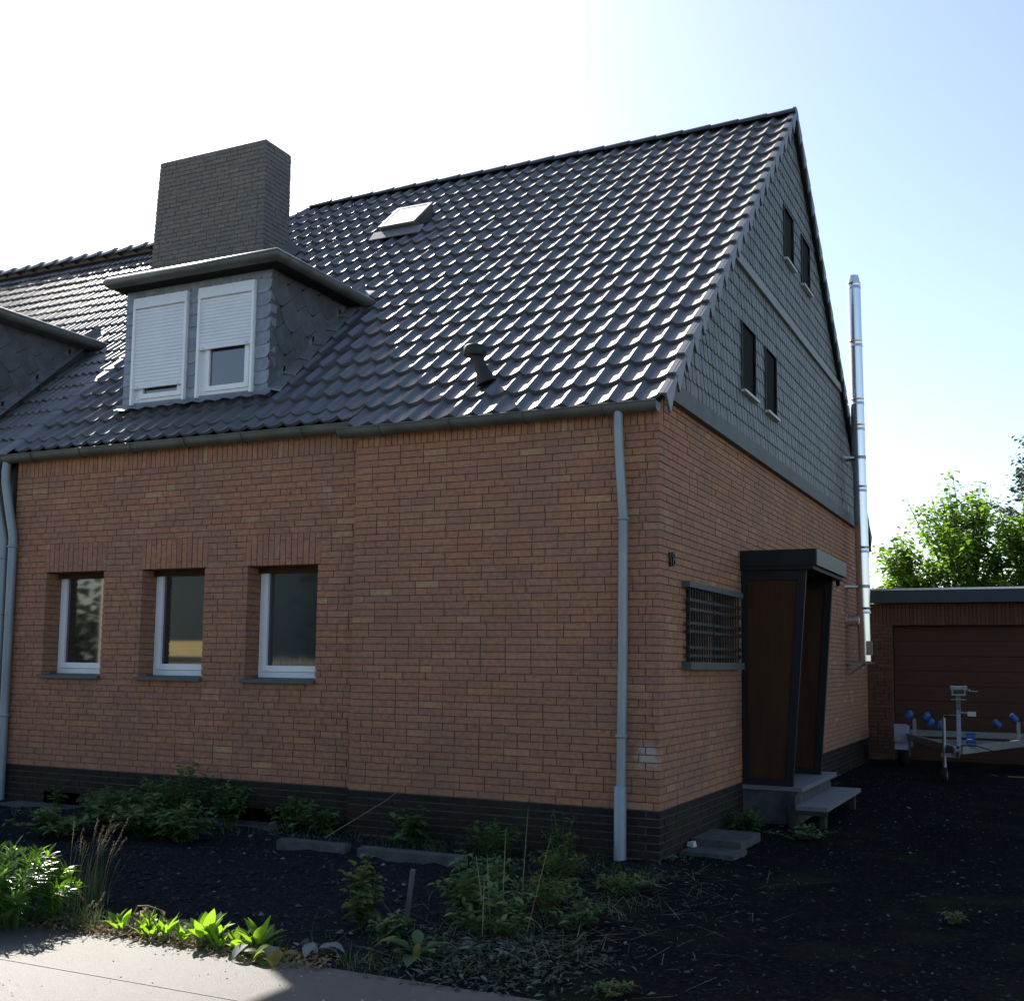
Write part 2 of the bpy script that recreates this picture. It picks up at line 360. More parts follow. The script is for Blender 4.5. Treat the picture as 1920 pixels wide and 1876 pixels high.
# plinth courses
for k in range(6):
    z = k * PZ / 6; z0, z1 = z + .004, z + PZ / 6 - .006
    for a, b in stretch_fill(XS, 0 if k % 2 == 0 else -.122, random.choice(starts)): put_front(PL, a, b, z0, z1, -.004)
    for sg in course_segments(z, [(XL, XS + .06)], CEL):
        for a, b in stretch_fill(sg[0], sg[1], random.choice(starts)): put_front(PL, a, b, z0, z1, .116)
    for a, b in stretch_fill(.122 if k % 2 == 0 else 0, D, random.choice(starts)):
        PL.box(-.11, .004 + U(-.002, .002), a, b, z0, z1, skip='l')
# side wall
GW = [(.72, 1.40), (1.53, 2.30)]; GZ0, GZ1 = 1.57, 2.20
for k in range(54):
    z = PZ + k * CH; z0, z1 = z + .004, z + CH - .005
    if z > 3.70: continue
    for sg in course_segments(z, [(.122 if k % 2 == 0 or z > SZ else 0, D)], [(a, b, GZ0, GZ1) for a, b in GW]):
        for a, b in stretch_fill(sg[0], sg[1], random.choice(starts)):
            BS.box(-.112, U(-.0022, .0022), a, b, z0, min(z1, 3.735), skip='l')
BF.build('front_brickwork', M['brick'], house, kind='stuff')
BS.build('side_brickwork', M['brick'], house, kind='stuff')
PL.build('plinth_brickwork', M['plinth'], house, kind='stuff')
unit = MB().box(0, 1, 0, .112, 0, 1, skip='k').mesh('brick', M['brick'])
for (a, b, z0, z1) in bricks_near:
    link('brick', unit, house, loc=(a, U(-.0022, .0022), z0), scl=(b - a, 1, z1 - z0))
# mortar shell behind the bricks
def shell(us, vs, holes, f):
    us = sorted(set(us + [h[0] for h in holes] + [h[1] for h in holes])); vs = sorted(set(vs + [h[2] for h in holes] + [h[3] for h in holes]))
    P = []; F = []
    for i in range(len(us) - 1):
        for j in range(len(vs) - 1):
            cu, cv = (us[i] + us[i + 1]) / 2, (vs[j] + vs[j + 1]) / 2
            if any(h[0] < cu < h[1] and h[2] < cv < h[3] for h in holes): continue
            o = len(P); P += [f(us[i], vs[j]), f(us[i + 1], vs[j]), f(us[i + 1], vs[j + 1]), f(us[i], vs[j + 1])]; F.append((o, o + 1, o + 2, o + 3))
    return P, F
wl = MB()
e = .007
hw = [(a - e, b + e, WZ0 - .03, WZ1 + e) for a, b in WIN]
P, F = shell([XL, XS + .06], [PZ, TZ], hw, lambda u, v: (u, .128, v)); wl.add(P, F)
P, F = shell([XL, XS + .06], [-.1, PZ], CEL, lambda u, v: (u, .124, v)); wl.add(P, F, 1)
wl.add([(XS + .008, .008, PZ), (-.008, .008, PZ), (-.008, .008, TZ), (XS + .008, .008, TZ)], [(0, 1, 2, 3)])
wl.add([(XS + .008, .008, PZ), (XS + .008, .128, PZ), (XS + .008, .128, TZ), (XS + .008, .008, TZ)], [(3, 2, 1, 0)])
wl.add([(XS + .008, .004, -.1), (-.004, .004, -.1), (-.004, .004, PZ), (XS + .008, .004, PZ)], [(0, 1, 2, 3)], 1)
P, F = shell([.008, D], [PZ, 3.75], [(a - e, b + e, GZ0 - .01, GZ1 + e) for a, b in GW], lambda u, v: (-.008, u, v)); wl.add(P, F)
wl.add([(-.004, .004, -.1), (-.004, D, -.1), (-.004, D, PZ), (-.004, .004, PZ)], [(0, 1, 2, 3)], 1)
wl.add([(-.004, D, -.1), (XL, D, -.1), (XL, D, 3.6), (-.004, D, 3.6)], [(0, 1, 2, 3)])
wl.add([(XL, .12, TZ), (XS, .12, TZ), (0, .004, TZ), (-.01, D, TZ), (XL, D, TZ)], [(0, 1, 2, 3, 4)])
for a, b in WIN:        # reveals
    y0, y1 = .128, .36
    wl.add([(a - e, y0, WZ0 - .03), (a - e, y1, WZ0 - .03), (a - e, y1, WZ1 + e), (a - e, y0, WZ1 + e)], [(0, 1, 2, 3)])
    wl.add([(b + e, y0, WZ0 - .03), (b + e, y1, WZ0 - .03), (b + e, y1, WZ1 + e), (b + e, y0, WZ1 + e)], [(3, 2, 1, 0)])
    wl.add([(a - e, y0, WZ1 + e), (b + e, y0, WZ1 + e), (b + e, y1, WZ1 + e), (a - e, y1, WZ1 + e)], [(3, 2, 1, 0)])
for a, b in GW:
    x0, x1 = -.008, -.20
    for yy in (a - e, b + e): wl.add([(x0, yy, GZ0), (x1, yy, GZ0), (x1, yy, GZ1), (x0, yy, GZ1)], [(0, 1, 2, 3)])
    wl.add([(x0, a, GZ1 + e), (x1, a, GZ1 + e), (x1, b, GZ1 + e), (x0, b, GZ1 + e)], [(0, 1, 2, 3)])
for (a, b, z0, z1) in CEL:   # cellar window niches
    wl.box(a, b, .124, .5, z0 - .08, z1, 2, skip='f')
wl.build('wall', [M['mortar'], M['mortar_pale'], M['black']], house)

# windows of the front
for i, (a, b) in enumerate(WIN):
    fr = MB(); y = .335; t = .065
    z0, z1 = WZ0 + .005, WZ1 + .06
    fr.box(a + .004, b - .004, y - .005, y + .07, z1 - t, z1)                  # outer frame
    fr.box(a + .004, b - .004, y - .005, y + .07, z0, z0 + .055)
    fr.box(a + .004, a + .05, y - .005, y + .07, z0 + .055, z1 - t); fr.box(b - .05, b - .004, y - .005, y + .07, z0 + .055, z1 - t)
    w = fr.build('window', M['white'], house)
    sa = MB()                                                              # sash
    a2, b2, c0, c1 = a + .052, b - .052, z0 + .058, z1 - t - .003
    sa.box(a2, b2, y - .02, y + .05, c0, c0 + .058); sa.box(a2, b2, y - .02, y + .05, c1 - .05, c1)
    sa.box(a2, a2 + .055, y - .02, y + .05, c0 + .058, c1 - .05); sa.box(b2 - .055, b2, y - .02, y + .05, c0 + .058, c1 - .05)
    sa.build('sash', M['white'], w)
    MB().box(a2 + .055, b2 - .055, y + .006, y + .02, c0 + .058, c1 - .05).build('pane', M['glass_net'] if i == 2 else M['glass'], w)
    MB().box(a + .004, b - .004, y - .05, y - .021, WZ1 - .06, WZ1 - .001).build('head_board', M['porchwood'], w)
    MB().hexa([(a - .03, .075, WZ0 - .045), (b + .01, .075, WZ0 - .045), (b + .01, .34, WZ0 - .03), (a - .03, .34, WZ0 - .03),
               (a - .03, .075, WZ0 - .012), (b + .01, .075, WZ0 - .012), (b + .01, .34, WZ0 + .004), (a - .03, .34, WZ0 + .004)]).build('sill', M['sill'], w)
# cellar windows
for (a, b, z0, z1) in CEL:
    f = MB(); f.box(a, b, .3, .34, z1 - .03, z1); f.box(a, a + .03, .3, .34, z0, z1 - .03); f.box(b - .03, b, .3, .34, z0, z1 - .03)
    c = f.build('cellar_window', M['blackmetal'], house)
    MB().box(a - .35, b + .12, -.14, .11, -.06, .004).build('ledge', M['concrete'], c)
# barred windows of the side
gw = MB()
for a, b in GW:
    gw.box(-.17, -.13, a, b, GZ0, GZ0 + .05); gw.box(-.17, -.13, a, b, GZ1 - .05, GZ1)
    gw.box(-.17, -.13, a, a + .05, GZ0 + .05, GZ1 - .05); gw.box(-.17, -.13, b - .05, b, GZ0 + .05, GZ1 - .05)
g = gw.build('side_window', M['porchwood'], house)
for a, b in GW: MB().box(-.16, -.15, a + .05, b - .05, GZ0 + .05, GZ1 - .05).build('pane', M['glass'], g)
MB().box(-.06, .075, .60, 2.43, 2.203, 2.255).build('lintel_board', M['sill'], g)
MB().box(-.15, .085, .60, 2.43, 1.50, 1.565).build('sill', M['sill'], g)
gr = MB()
for a, b in ((.69, 1.40), (1.50, 2.34)):
    for z in (2.10, 2.02, 1.90, 1.83, 1.69, 1.62): gr.box(.035, .05, a - .02, b + .02, z - .012, z + .012)
    for z in (2.10, 2.02, 1.69, 1.62, 1.90, 1.83):
        gr.box(.03, .058, b + .02, b + .05, z - .02, z + .02); gr.box(.03, .058, a - .045, a - .02, z - .02, z + .02)
    n = 9
    for k in range(n + 1):
        yy = a + (b - a) * k / n; gr.box(.036, .049, yy - .007, yy + .007, 1.566, 2.20)
gr.build('grille', M['blackmetal'], g)

# gable: slate cladding
gable = MB(); X0 = .012
gable.add([(X0, -.05, 3.735), (X0, 11.0, 3.735), (X0, RY, RZ - .08)], [(0, 1, 2)])
gable.add([(-.3, 0, 3.735), (-.3, 11.0, 3.735), (-.3, RY, RZ - .08)], [(2, 1, 0)])
gable.build('gable_wall', M['deck'], house)
GAW = [(2.61, 3.185, 4.375, 5.09), (3.66, 4.20, 4.375, 5.09), (4.72, 5.25, 6.48, 7.13), (5.77, 6.30, 6.48, 7.13)]
MB().hexa([(X0 - .012, .0, 3.736), (X0 + .05, .0, 3.736), (X0 + .05, 10.98, 3.736), (X0 - .012, 10.98, 3.736),
           (X0 - .012, .13, 3.90), (X0 + .045, .13, 3.90), (X0 + .045, 10.85, 3.90), (X0 - .012, 10.85, 3.90)]).build('trim_board', M['board'], house)
yb0, yb1 = 2.26, 8.55
MB().box(X0, X0 + .05, yb0, yb1, 5.66, 5.765).build('trim_band', M['band'], house)
slates = []
rh, sw = .15, .1255
def slate_pts(u, v, w, h, rad=.45):
    # rounded at the lower right, as on old slate cladding
    p = [(u, v + h + .03), (u, v), (u + w * (1 - rad), v)]
    for k in range(1, 4):
        t = k / 4 * pi / 2; p.append((u + w * (1 - rad) + w * rad * sin(t), v + w * rad * (1 - cos(t))))
    p += [(u + w - .002, v + w * rad), (u + w - .002, v + h + .03)]
    return p
for row in range(32):
    v = 3.895 + row * rh
    for c in range(-1, 90):
        u = -.1 + c * sw + (row % 2) * sw * .5 + U(-.004, .004)
        # mirrored: the rounded corner points to the front of the house
        p = [(2 * u + sw - q[0], q[1] + U(-.002, .002)) for q in slate_pts(u, v, sw - .016, rh)]
        p.reverse()
        p = clip(p, -ST, CT, CT * (EZ - .13) - ST * EY)            # under the front verge
        if len(p) < 3: continue
        p = clip(p, RS, 1, RZ - .13 + RS * RY)
        if len(p) < 3: continue
        for h in GAW:
            p = clip_hole(p, h)
            if len(p) < 3: break
        if len(p) < 3: continue
        p = clip_hole(p, (-1, 12, 5.66, 5.765)) if (5.5 < v < 5.77) else p
        if len(p) < 3 or area(p) < .0008: continue
        slates.append((p, v))
def slate_mb(mb, p, v):
    off = U(0, .003)
    f = lambda q: (X0 + .017 - (q[1] - v) * .06 + off, q[0], q[1])
    n = len(p); A = [f(q) for q in p]; B = [(X0, q[0], q[1]) for q in p]
    mb.add(A + B, [tuple(range(n))] + [(i, i + n, (i + 1) % n + n, (i + 1) % n) for i in range(n)])
slates.sort(key=lambda s: (Vector((0, s[0][0][0], s[0][0][1])) - CAMP).length)
rest = MB()
for i, (p, v) in enumerate(slates):
    if i < 300:
        m = MB(); slate_mb(m, p, v); m.build('slate', M['slate'], house)
    else: slate_mb(rest, p, v)
rest.build('slate_cladding', M['slate'], house, kind='stuff')
for (a, b, z0, z1) in GAW:
    f = MB(); xx = X0 - .06
    f.box(xx, xx + .04, a, b, z0, z0 + .05); f.box(xx, xx + .04, a, b, z1 - .05, z1); f.box(xx, xx + .04, a, a + .05, z0 + .05, z1 - .05); f.box(xx, xx + .04, b - .05, b, z0 + .05, z1 - .05)
    f.box(xx, X0 + .03, a - .012, a, z0, z1); f.box(xx, X0 + .03, b, b + .012, z0, z1); f.box(xx, X0 + .03, a - .012, b + .012, z1, z1 + .012)
    w = f.build('gable_window', M['blackmetal'], house)
    MB().box(xx + .005, xx + .02, a + .05, b - .05, z0 + .05, z1 - .05).build('pane', M['glass'], w)
    MB().box(xx, X0 + .065, a - .02, b + .02, z0 - .03, z0 - .002).build('sill', M['pane_sill'], w)

# roof: deck, tiles, verge, ridge
dk = MB()
for off in (0,):
    a = [RP(XL, .26, -.07), RP(.0, .10, -.07), Vector((.0, RY, RZ - .09)), Vector((XL, RY, RZ - .09))]
    b = [RP(XL, .26, -.11), RP(.0, .10, -.11), Vector((.0, RY, RZ - .25)), Vector((XL, RY, RZ - .25))]
    dk.add(a + b, [(0, 1, 2, 3), (7, 6, 5, 4), (0, 4, 5, 1), (1, 5, 6, 2), (2, 6, 7, 3), (3, 7, 4, 0)])
rear = [Vector((XL, RY, RZ - .03)), Vector((.03, RY, RZ - .03)), Vector((.03, 11.3, zrear(11.3) - .03)), Vector((XL, 11.3, zrear(11.3) - .03))]
dk.add(rear + [v - Vector((0, 0, .14)) for v in rear], [(0, 1, 2, 3), (7, 6, 5, 4), (0, 4, 5, 1), (1, 5, 6, 2), (2, 6, 7, 3), (3, 7, 4, 0)])
roof = dk.build('roof', M['deck'], house)
TW, TR = .2135, .342
def tile_mesh(name, m, w, L, amp, thick, lift, prof):
    n = len(prof) - 1; b = MB()
    xs = [w * i / n for i in range(n + 1)]
    top = [(xs[i], 0, lift + amp * prof[i]) for i in range(n + 1)]; up = [(xs[i], L, -.004 + amp * prof[i]) for i in range(n + 1)]
    b.add(top + up, [(i, i + 1, n + 2 + i, n + 1 + i) for i in range(n)], 0, True)
    lo = [(x, .0, z - thick) for (x, _, z) in top]
    b.add(top + lo, [(n + 1 + i, n + 2 + i, i + 1, i) for i in range(n)])
    b.add(lo + [(xs[i], L * .5, -.004 + lift * .45 + amp * prof[i] - thick) for i in range(n + 1)], [(n + 1 + i, n + 2 + i, i + 1, i) for i in range(n)])
    e_ = amp * prof[-1]
    b.add([(w, 0, lift + e_), (w, L, e_ - .004), (w, L, e_ - .016), (w, 0, lift + e_ - .014)], [(3, 2, 1, 0)])
    return b.mesh(name, m)
PROFILE = [(0, 1), (.04, .96), (.09, .66), (.14, .32), (.19, .10), (.24, .01), (.30, .005), (.35, .018), (.4, .04), (.5, .11), (.6, .22), (.7, .364), (.8, .54), (.9, .757), (.95, .88), (1, .92)]
def prof_wave(n=18):
    o = []
    for i in range(n + 1):
        t = i / n
        for (a, p), (b, q) in zip(PROFILE[:-1], PROFILE[1:]):
            if a <= t <= b: o.append(p + (q - p) * (t - a) / (b - a)); break
    return o
TL = TR + .055
tile_me = tile_mesh('roof_tile', M['tile'], TW + .006, TL, .044, .034, .038, prof_wave())
ROT = Matrix.Rotation(TH, 4, 'X')
spots = []
for c in range(35):
    X = -7.442 + c * TW
    for r in range(22):
        s = .045 + r * TR
        if s > 7.0: continue
        if X + TW / 2 < XS - .05 and r == 0: s = .205
        y = RP(X, s).y + .14
        if -6.33 < X + TW / 2 < -4.46 and .62 < y < 1.95: continue
        if -5.12 < X + TW / 2 < -4.60 and 5.33 < s + .17 < 5.95: continue
        spots.append((X, s))
spots.sort(key=lambda q: (RP(q[0], q[1]) - CAMP).length)
rest = MB(); tv = [v.co.copy() for v in tile_me.vertices]; tf = [tuple(p.vertices) for p in tile_me.polygons]; tsm = [p.use_smooth for p in tile_me.polygons]
def put_many(mb, mw, tv=tv, tf=tf, tsm=tsm):
    o = len(mb.v); mb.v.extend([tuple(mw @ v) for v in tv]); mb.f.extend([tuple(i + o for i in f) for f in tf]); mb.mi.extend([0] * len(tf)); mb.sm.extend(tsm)
for i, (X, s) in enumerate(spots):
    mw = Matrix.Translation(RP(X, s + U(-.003, .003), -.058 + U(-.0015, .0015))) @ Matrix.Rotation(TH + U(-.004, .004), 4, 'X')
    if i < 300:
        o = link('roof_tile', tile_me, house); o.matrix_local = mw
    else: put_many(rest, mw)
rest.build('roof_tiling', M['tile'], house, kind='stuff')
# verge tiles with their stepped side flaps
vm = MB()
vm.hexa([(0, 0, -.16), (.022, 0, -.16), (.022, TL - .02, -.03), (0, TL - .02, -.03), (0, 0, .032), (.022, 0, .032), (.022, TL - .02, -.004), (0, TL - .02, -.004)])
vm.hexa([(-.05, 0, .012), (-.0005, 0, .012), (-.0005, TL - .02, -.02), (-.05, TL - .02, -.02), (-.05, 0, .034), (-.0005, 0, .034), (-.0005, TL - .02, -.002), (-.05, TL - .02, -.002)])
vmesh = vm.mesh('verge_tile', M['verge'])
for r in range(21):
    s = .045 + r * TR
    o = link('verge_tile', vmesh, house); o.matrix_local = Matrix.Translation(RP(.078, s, -.01)) @ ROT
ra = math.atan(RS); rl = sqrt(1 + RS * RS)
for r in range(22):
    d0 = .06 + r * .345
    y = RY + (d0 + .345) * cos(ra)
    m = Matrix.Translation((.078, y, zrear(y) + .0)) @ Matrix.Rotation(pi, 4, 'Z') @ Matrix.Rotation(ra, 4, 'X') @ Matrix.Scale(-1, 4, (1, 0, 0))
    o = link('verge_tile', vmesh, house); o.matrix_local = m
rb = MB(); rb.hexa([(-.25, RY, RZ - .16), (.075, RY, RZ - .16), (.075, 11.2, zrear(11.2) - .16), (-.25, 11.2, zrear(11.2) - .16),
                    (-.25, RY, RZ - .05), (.075, RY, RZ - .05), (.075, 11.2, zrear(11.2) - .05), (-.25, 11.2, zrear(11.2) - .05)])
rb.build('rear_verge_shade', M['deck'], house)  # dark strip standing in for the shaded underside of the rear verge
rm = MB(); n = 9
ring = lambda x, r, dz: [(x, r * 1.25 * cos(pi * k / (n - 1)), r * sin(pi * k / (n - 1)) + dz) for k in range(n)]
A, B = ring(0, .082, 0), ring(.385, .094, 0)
rm.add(A + B, [(k, k + n, k + n + 1, k + 1) for k in range(n - 1)], 0, True)
rm.add(B + ring(.385, .076, 0), [(k, k + n, k + n + 1, k + 1) for k in range(n - 1)]); rm.add(A, [tuple(range(n))])
rmesh = rm.mesh('ridge_tile', M['ridge'])
for k in range(20):
    x = .085 - (k + 1) * .3716
    link('ridge_tile', rmesh, house, loc=(x, RY, RZ - .068), rot=(0, U(-.004, .004) - .006, 0))
MB().hexa([(.06, RY - .10, RZ - .13), (.098, RY - .10, RZ - .13), (.098, RY + .10, RZ - .13), (.06, RY + .10, RZ - .13),
           (.06, RY - .05, RZ + .028), (.098, RY - .05, RZ + .028), (.098, RY + .05, RZ + .028), (.06, RY + .05, RZ + .028)]).build('ridge_end', M['ridge'], house)

# gutters and downpipes
def gutter(name, x0, x1, yc, zt, r, parent, m, cap=True):
    b = MB(); k = 10
    pr = [(yc - r * cos(pi * i / k), zt - r * 1.15 * sin(pi * i / k)) for i in range(k + 1)]
    n = k + 1
    b.add([(x0, y, z) for y, z in pr] + [(x1, y, z) for y, z in pr], [(i, i + n, i + n + 1, i + 1) for i in range(k)], 0, True)
    pi_ = [(yc - (r - .005) * cos(pi * i / k), zt - (r * 1.15 - .005) * sin(pi * i / k)) for i in range(k + 1)]
    b.add([(x0, y, z) for y, z in pi_] + [(x1, y, z) for y, z in pi_], [(i + 1, i + n + 1, i + n, i) for i in range(k)], 0, True)
    b.tube([(x0, yc - r + .004, zt), (x1, yc - r + .004, zt)], .009, 8)
    o = b.build(name, m, parent)
    for xx in ((x0, x1) if cap else ()):
        MB().prism([(xx, y, z) for y, z in pr], (1, 0, 0), .004).build('end_cap', M['lead'], o)
    q = MB()
    x = x0 + .45
    while x < x1 - .2:
        q.tube([(x, yc - (r + .006) * cos(pi * i / 8), zt - (r * 1.15 + .006) * sin(pi * i / 8)) for i in range(9)], .006, 4); x += .72
    if x > x0 + .5: q.build('bracket', M['zinc_dark'], o, kind='stuff')
    return o
gutter('gutter', -3.07, .012, -.075, 3.672, .072, house, M['zinc_dark'])
gutter('gutter', -7.62, -3.0, .045, 3.752, .072, house, M['zinc_dark'])
def downpipe(pts, r, parent, rings, foot=None):
    o = MB().tube(pts, r, 14).build('downpipe', M['pipe'], parent)
    for z, x, y in rings: MB().tube([(x, y, z - .012), (x, y, z - .008), (x, y, z + .012), (x, y, z + .016)], [r + .003, r + .011, r + .011, r + .003], 14).build('pipe_clip', M['pipe'], o)
    if foot: MB().tube([(foot[0], foot[1], -.06), (foot[0], foot[1], foot[2]), (foot[0], foot[1], foot[2] + .01)], [r + .011, r + .011, r + .001], 14).build('standpipe', M['pipe'], o)
    return o
downpipe([(-.325, -.085, 3.61), (-.325, -.088, 3.50), (-.318, -.088, 3.3), (-.285, -.072, 2.74), (-.287, -.07, 1.6), (-.305, -.07, 0.0)], .039, house,
         [(2.72, -.285, -.072), (.96, -.297, -.07)], (-.305, -.07, .56))
downpipe([(-7.60, .05, 3.70), (-7.60, .04, 3.58), (-7.58, .03, 3.45), (-7.46, .06, 2.86), (-7.455, .06, 2.8), (-7.445, .06, 0)], .047, house, [(2.74, -7.455, .06), (.9, -7.447, .06)])

# dormer
DX0, DX1, DY = -6.39, -4.40, .521
core = MB()
yb = 2.2
core.add([(DX0, DY + .095, 4.15), (DX1, DY + .095, 4.15), (DX1, DY + .095, 5.63), (DX0, DY + .095, 5.63)], [(0, 1, 2, 3)])
core.add([(DX1 - .006, DY + .03, 4.1), (DX1 - .006, yb, 5.63), (DX1 - .006, DY + .03, 5.63)], [(0, 1, 2)])
core.add([(DX0 + .006, DY + .03, 4.1), (DX0 + .006, yb, 5.63), (DX0 + .006, DY + .03, 5.63)], [(2, 1, 0)])
dorm = core.build('dormer', M['deck'], house)
rf = MB(); k = 7        # flat roof with a rounded zinc edge
ed = lambda i: (.055 * sin(pi * i / k), 5.606 + .122 * (.5 - .5 * cos(pi * i / k)))
ringp = []
for i in range(k + 1):
    o_, z = ed(i); ringp.append([(-6.455 - o_, 2.35, z), (-6.455 - o_, .32 - o_, z), (-4.19 + o_, .32 - o_, z), (-4.19 + o_, 2.35, z)])
vs = [p for rg in ringp for p in rg]
rf.add(vs, [(i * 4 + j, i * 4 + j + 1, i * 4 + j + 5, i * 4 + j + 4) for i in range(k) for j in range(3)], 0, True)
rf.add([(-6.455, 2.35, 5.606), (-6.455, .32, 5.606), (-4.19, .32, 5.606), (-4.19, 2.35, 5.606)], [(3, 2, 1, 0)])
rf.add([(-6.455, 2.35, 5.728), (-6.455, .32, 5.728), (-4.19, .32, 5.728), (-4.19, 2.35, 5.728)], [(0, 1, 2, 3)])
rf.build('dormer_roof', M['zinc_dark'], dorm)
MB().hexa([(-6.43, .36, 5.60), (-4.22, .36, 5.60), (-4.22, 2.2, 5.60), (-6.43, 2.2, 5.60), (-6.43, .345, 5.607), (-4.2, .345, 5.607), (-4.2, 2.2, 5.607), (-6.43, 2.2, 5.607)]).build('soffit', M['deck'], dorm)
W1, W2 = (-6.25, -5.487), (-5.332, -4.58)
def fs_slate(u0, u1, v0, v1, corner):
    w, h = u1 - u0, v1 - v0; r = min(w, h) * .5
    p = [(u0, v1), (u0, v0)]
    if corner == 'r':
        p += [(u1 - r, v0)] + [(u1 - r + r * sin(t * pi / 8), v0 + r * (1 - cos(t * pi / 8))) for t in range(1, 5)] + [(u1, v1)]
    else: p += [(u1, v0), (u1, v1)]
    m = MB(); off = U(0, .003)
    A = [(q[0], DY - .002 - (v1 - q[1]) * .06 - off, q[1]) for q in p]; n = len(p)
    m.add(A + [(a[0], DY + .094, a[2]) for a in A], [tuple(range(n))] + [(i, i + n, (i + 1) % n + n, (i + 1) % n) for i in range(n)])
    m.build('slate', M['slate_blue'], dorm)
for (a, b, z0, z1) in ((DX0, W1[0] - .003, 4.26, 5.50), (W1[1] + .003, W2[0] - .003, 4.30, 5.50), (W2[1] + .003, DX1 + .012, 4.24, 5.50)):
    n = 9
    for i in range(n): fs_slate(a, b - .002, z0 + (z1 - z0) * i / n + .0015, z0 + (z1 - z0) * (i + 1) / n + .012, 'r')
for i in range(15):
    a = DX0 + (DX1 - DX0 + .012) * i / 15; fs_slate(a + .001, a + (DX1 - DX0) / 15, 5.505 + U(-.003, .003), 5.607, 'r')
def shutter(w, zc, nm):
    a, b = w; z0, z1 = 4.315, 5.505
    f = MB(); y = DY + .03
    f.box(a + .03, b - .03, y - .01, y + .05, z0, z0 + .06); f.box(a + .03, a + .085, y - .01, y + .05, z0 + .06, z1 - .12); f.box(b - .085, b - .03, y - .01, y + .05, z0 + .06, z1 - .12)
    f.box(a + .085, b - .085, y - .025, y + .04, z0 + .062, z0 + .115); f.box(a + .085, a + .14, y - .025, y + .04, z0 + .115, z1 - .13); f.box(b - .14, b - .085, y - .025, y + .04, z0 + .115, z1 - .13)
    f.build('window_frame', M['white'], dorm)
    MB().box(a + .14, b - .14, y, y + .02, z0 + .115, z1 - .13).build('pane', M['glass'], dorm)
    for xx in (a, b - .03): MB().box(xx, xx + .03, DY - .05, DY + .05, z0 - .01, z1 - .118).build('shutter_rail', M['white'], dorm)
    MB().hexa([(a, DY - .055, z1 - .118), (b, DY - .055, z1 - .118), (b, DY + .05, z1 - .118), (a, DY + .05, z1 - .118),
               (a, DY - .045, z1), (b, DY - .045, z1), (b, DY + .05, z1), (a, DY + .05, z1)]).build('shutter_box', M['shutter'], dorm)
    n = int(round((z1 - .12 - zc) / .0385)); h = (z1 - .12 - zc) / n
    sm = MB()
    P = [(0, 0), (-.006, .2 * h), (-.007, .55 * h), (-.003, .93 * h), (.002, h)]
    sm.add([(0, y_, z_) for y_, z_ in P] + [(b - a - .06, y_, z_) for y_, z_ in P], [(i, i + 5, i + 6, i + 1) for i in range(4)])
    me = sm.mesh('shutter_slat', M['shutter'])
    for i in range(n): link('shutter_slat', me, dorm, loc=(a + .03, DY - .022, zc + i * h))
    e_ = MB(); e_.box(a + .031, b - .031, DY - .034, DY - .012, zc - .035, zc)
    e_.box(a + .07, a + .10, DY - .05, DY - .035, zc - .02, zc - .01); e_.box(b - .10, b - .07, DY - .05, DY - .035, zc - .02, zc - .01)
    e_.build('shutter_end_bar', M['shutter'], dorm)
shutter(W1, 4.52, 'a'); shutter(W2, 4.86, 'b')
# right cheek: slates laid in steep slanting rows, clipped to the triangle
def cheek(xp, parent, m, y0, sgn=1, zt=5.61, zb=4.12):
    ang = radians(-52); ca, sa = cos(ang), sin(ang)
    for i in range(-9, 12):
        for j in range(-9, 12):
            p = slate_pts(i * .30 + (j % 2) * .15, j * .235, .296, .235, .35)
            p = [(q[0] * ca - q[1] * sa + y0 + .6, q[0] * sa + q[1] * ca + 5.0) for q in p]
            p = clip(p, -1, 0, -(y0 - .005)); p = clip(p, 0, 1, zt) if len(p) > 2 else []
            p = clip(p, ST, -CT, ST * (y0 + .0) - CT * (zfront(y0) - .05)) if len(p) > 2 else []
            if len(p) < 3 or area(p) < .004: continue
            t = U(.003, .012) + .004 * (j % 3); b = MB(); n = len(p)
            A = [(xp + sgn * t, q[0], q[1]) for q in p]
            b.add(A + [(xp - sgn * .004, q[0], q[1]) for q in p], [tuple(range(n))] + [(k_, k_ + n, (k_ + 1) % n + n, (k_ + 1) % n) for k_ in range(n)])
            b.build('slate', m, parent)
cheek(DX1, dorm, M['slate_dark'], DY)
# stepped lead soakers along the cheek and the lead apron in front
def soakers(xp, parent, s0, n, w=.17):
    for i in range(n):
        s = s0 + i * .335; b = MB()
        p0 = RP(xp, s, .045); p1 = RP(xp, s + .36, .02)
        q0 = RP(xp + w, s - .03, .016); q1 = RP(xp + w * .75, s + .36, .0)
        h = Vector((0, 0, .085))
        b.add([p0, q0, q1, p1, p0 + h, p1 + h], [(0, 1, 2, 3), (4, 0, 3, 5)])
        b.add([p0 - Vector((0, 0, .015)), q0 - Vector((0, 0, .015)), q0, p0], [(0, 1, 2, 3)])
        b.build('soaker', M['lead'], parent)
soakers(DX1 + .012, dorm, .93, 7)
ap = MB(); n = 36
for i in range(n + 1):
    x = -6.47 + (2.12) * i / n; ph = ((x + 7.442) / TW) % 1
    w_ = .012 * cos(2 * pi * ph)
    ap.v += [(x, DY - .012, 4.33), (x, DY - .025, 4.285), tuple(RP(x, .79, .045 + w_))]
for i in range(n):
    for k in range(2): ap.f.append((i * 3 + k, i * 3 + k + 1, i * 3 + k + 4, i * 3 + k + 3)); ap.mi.append(0); ap.sm.append(True)
ap.build('apron', M['lead'], dorm)

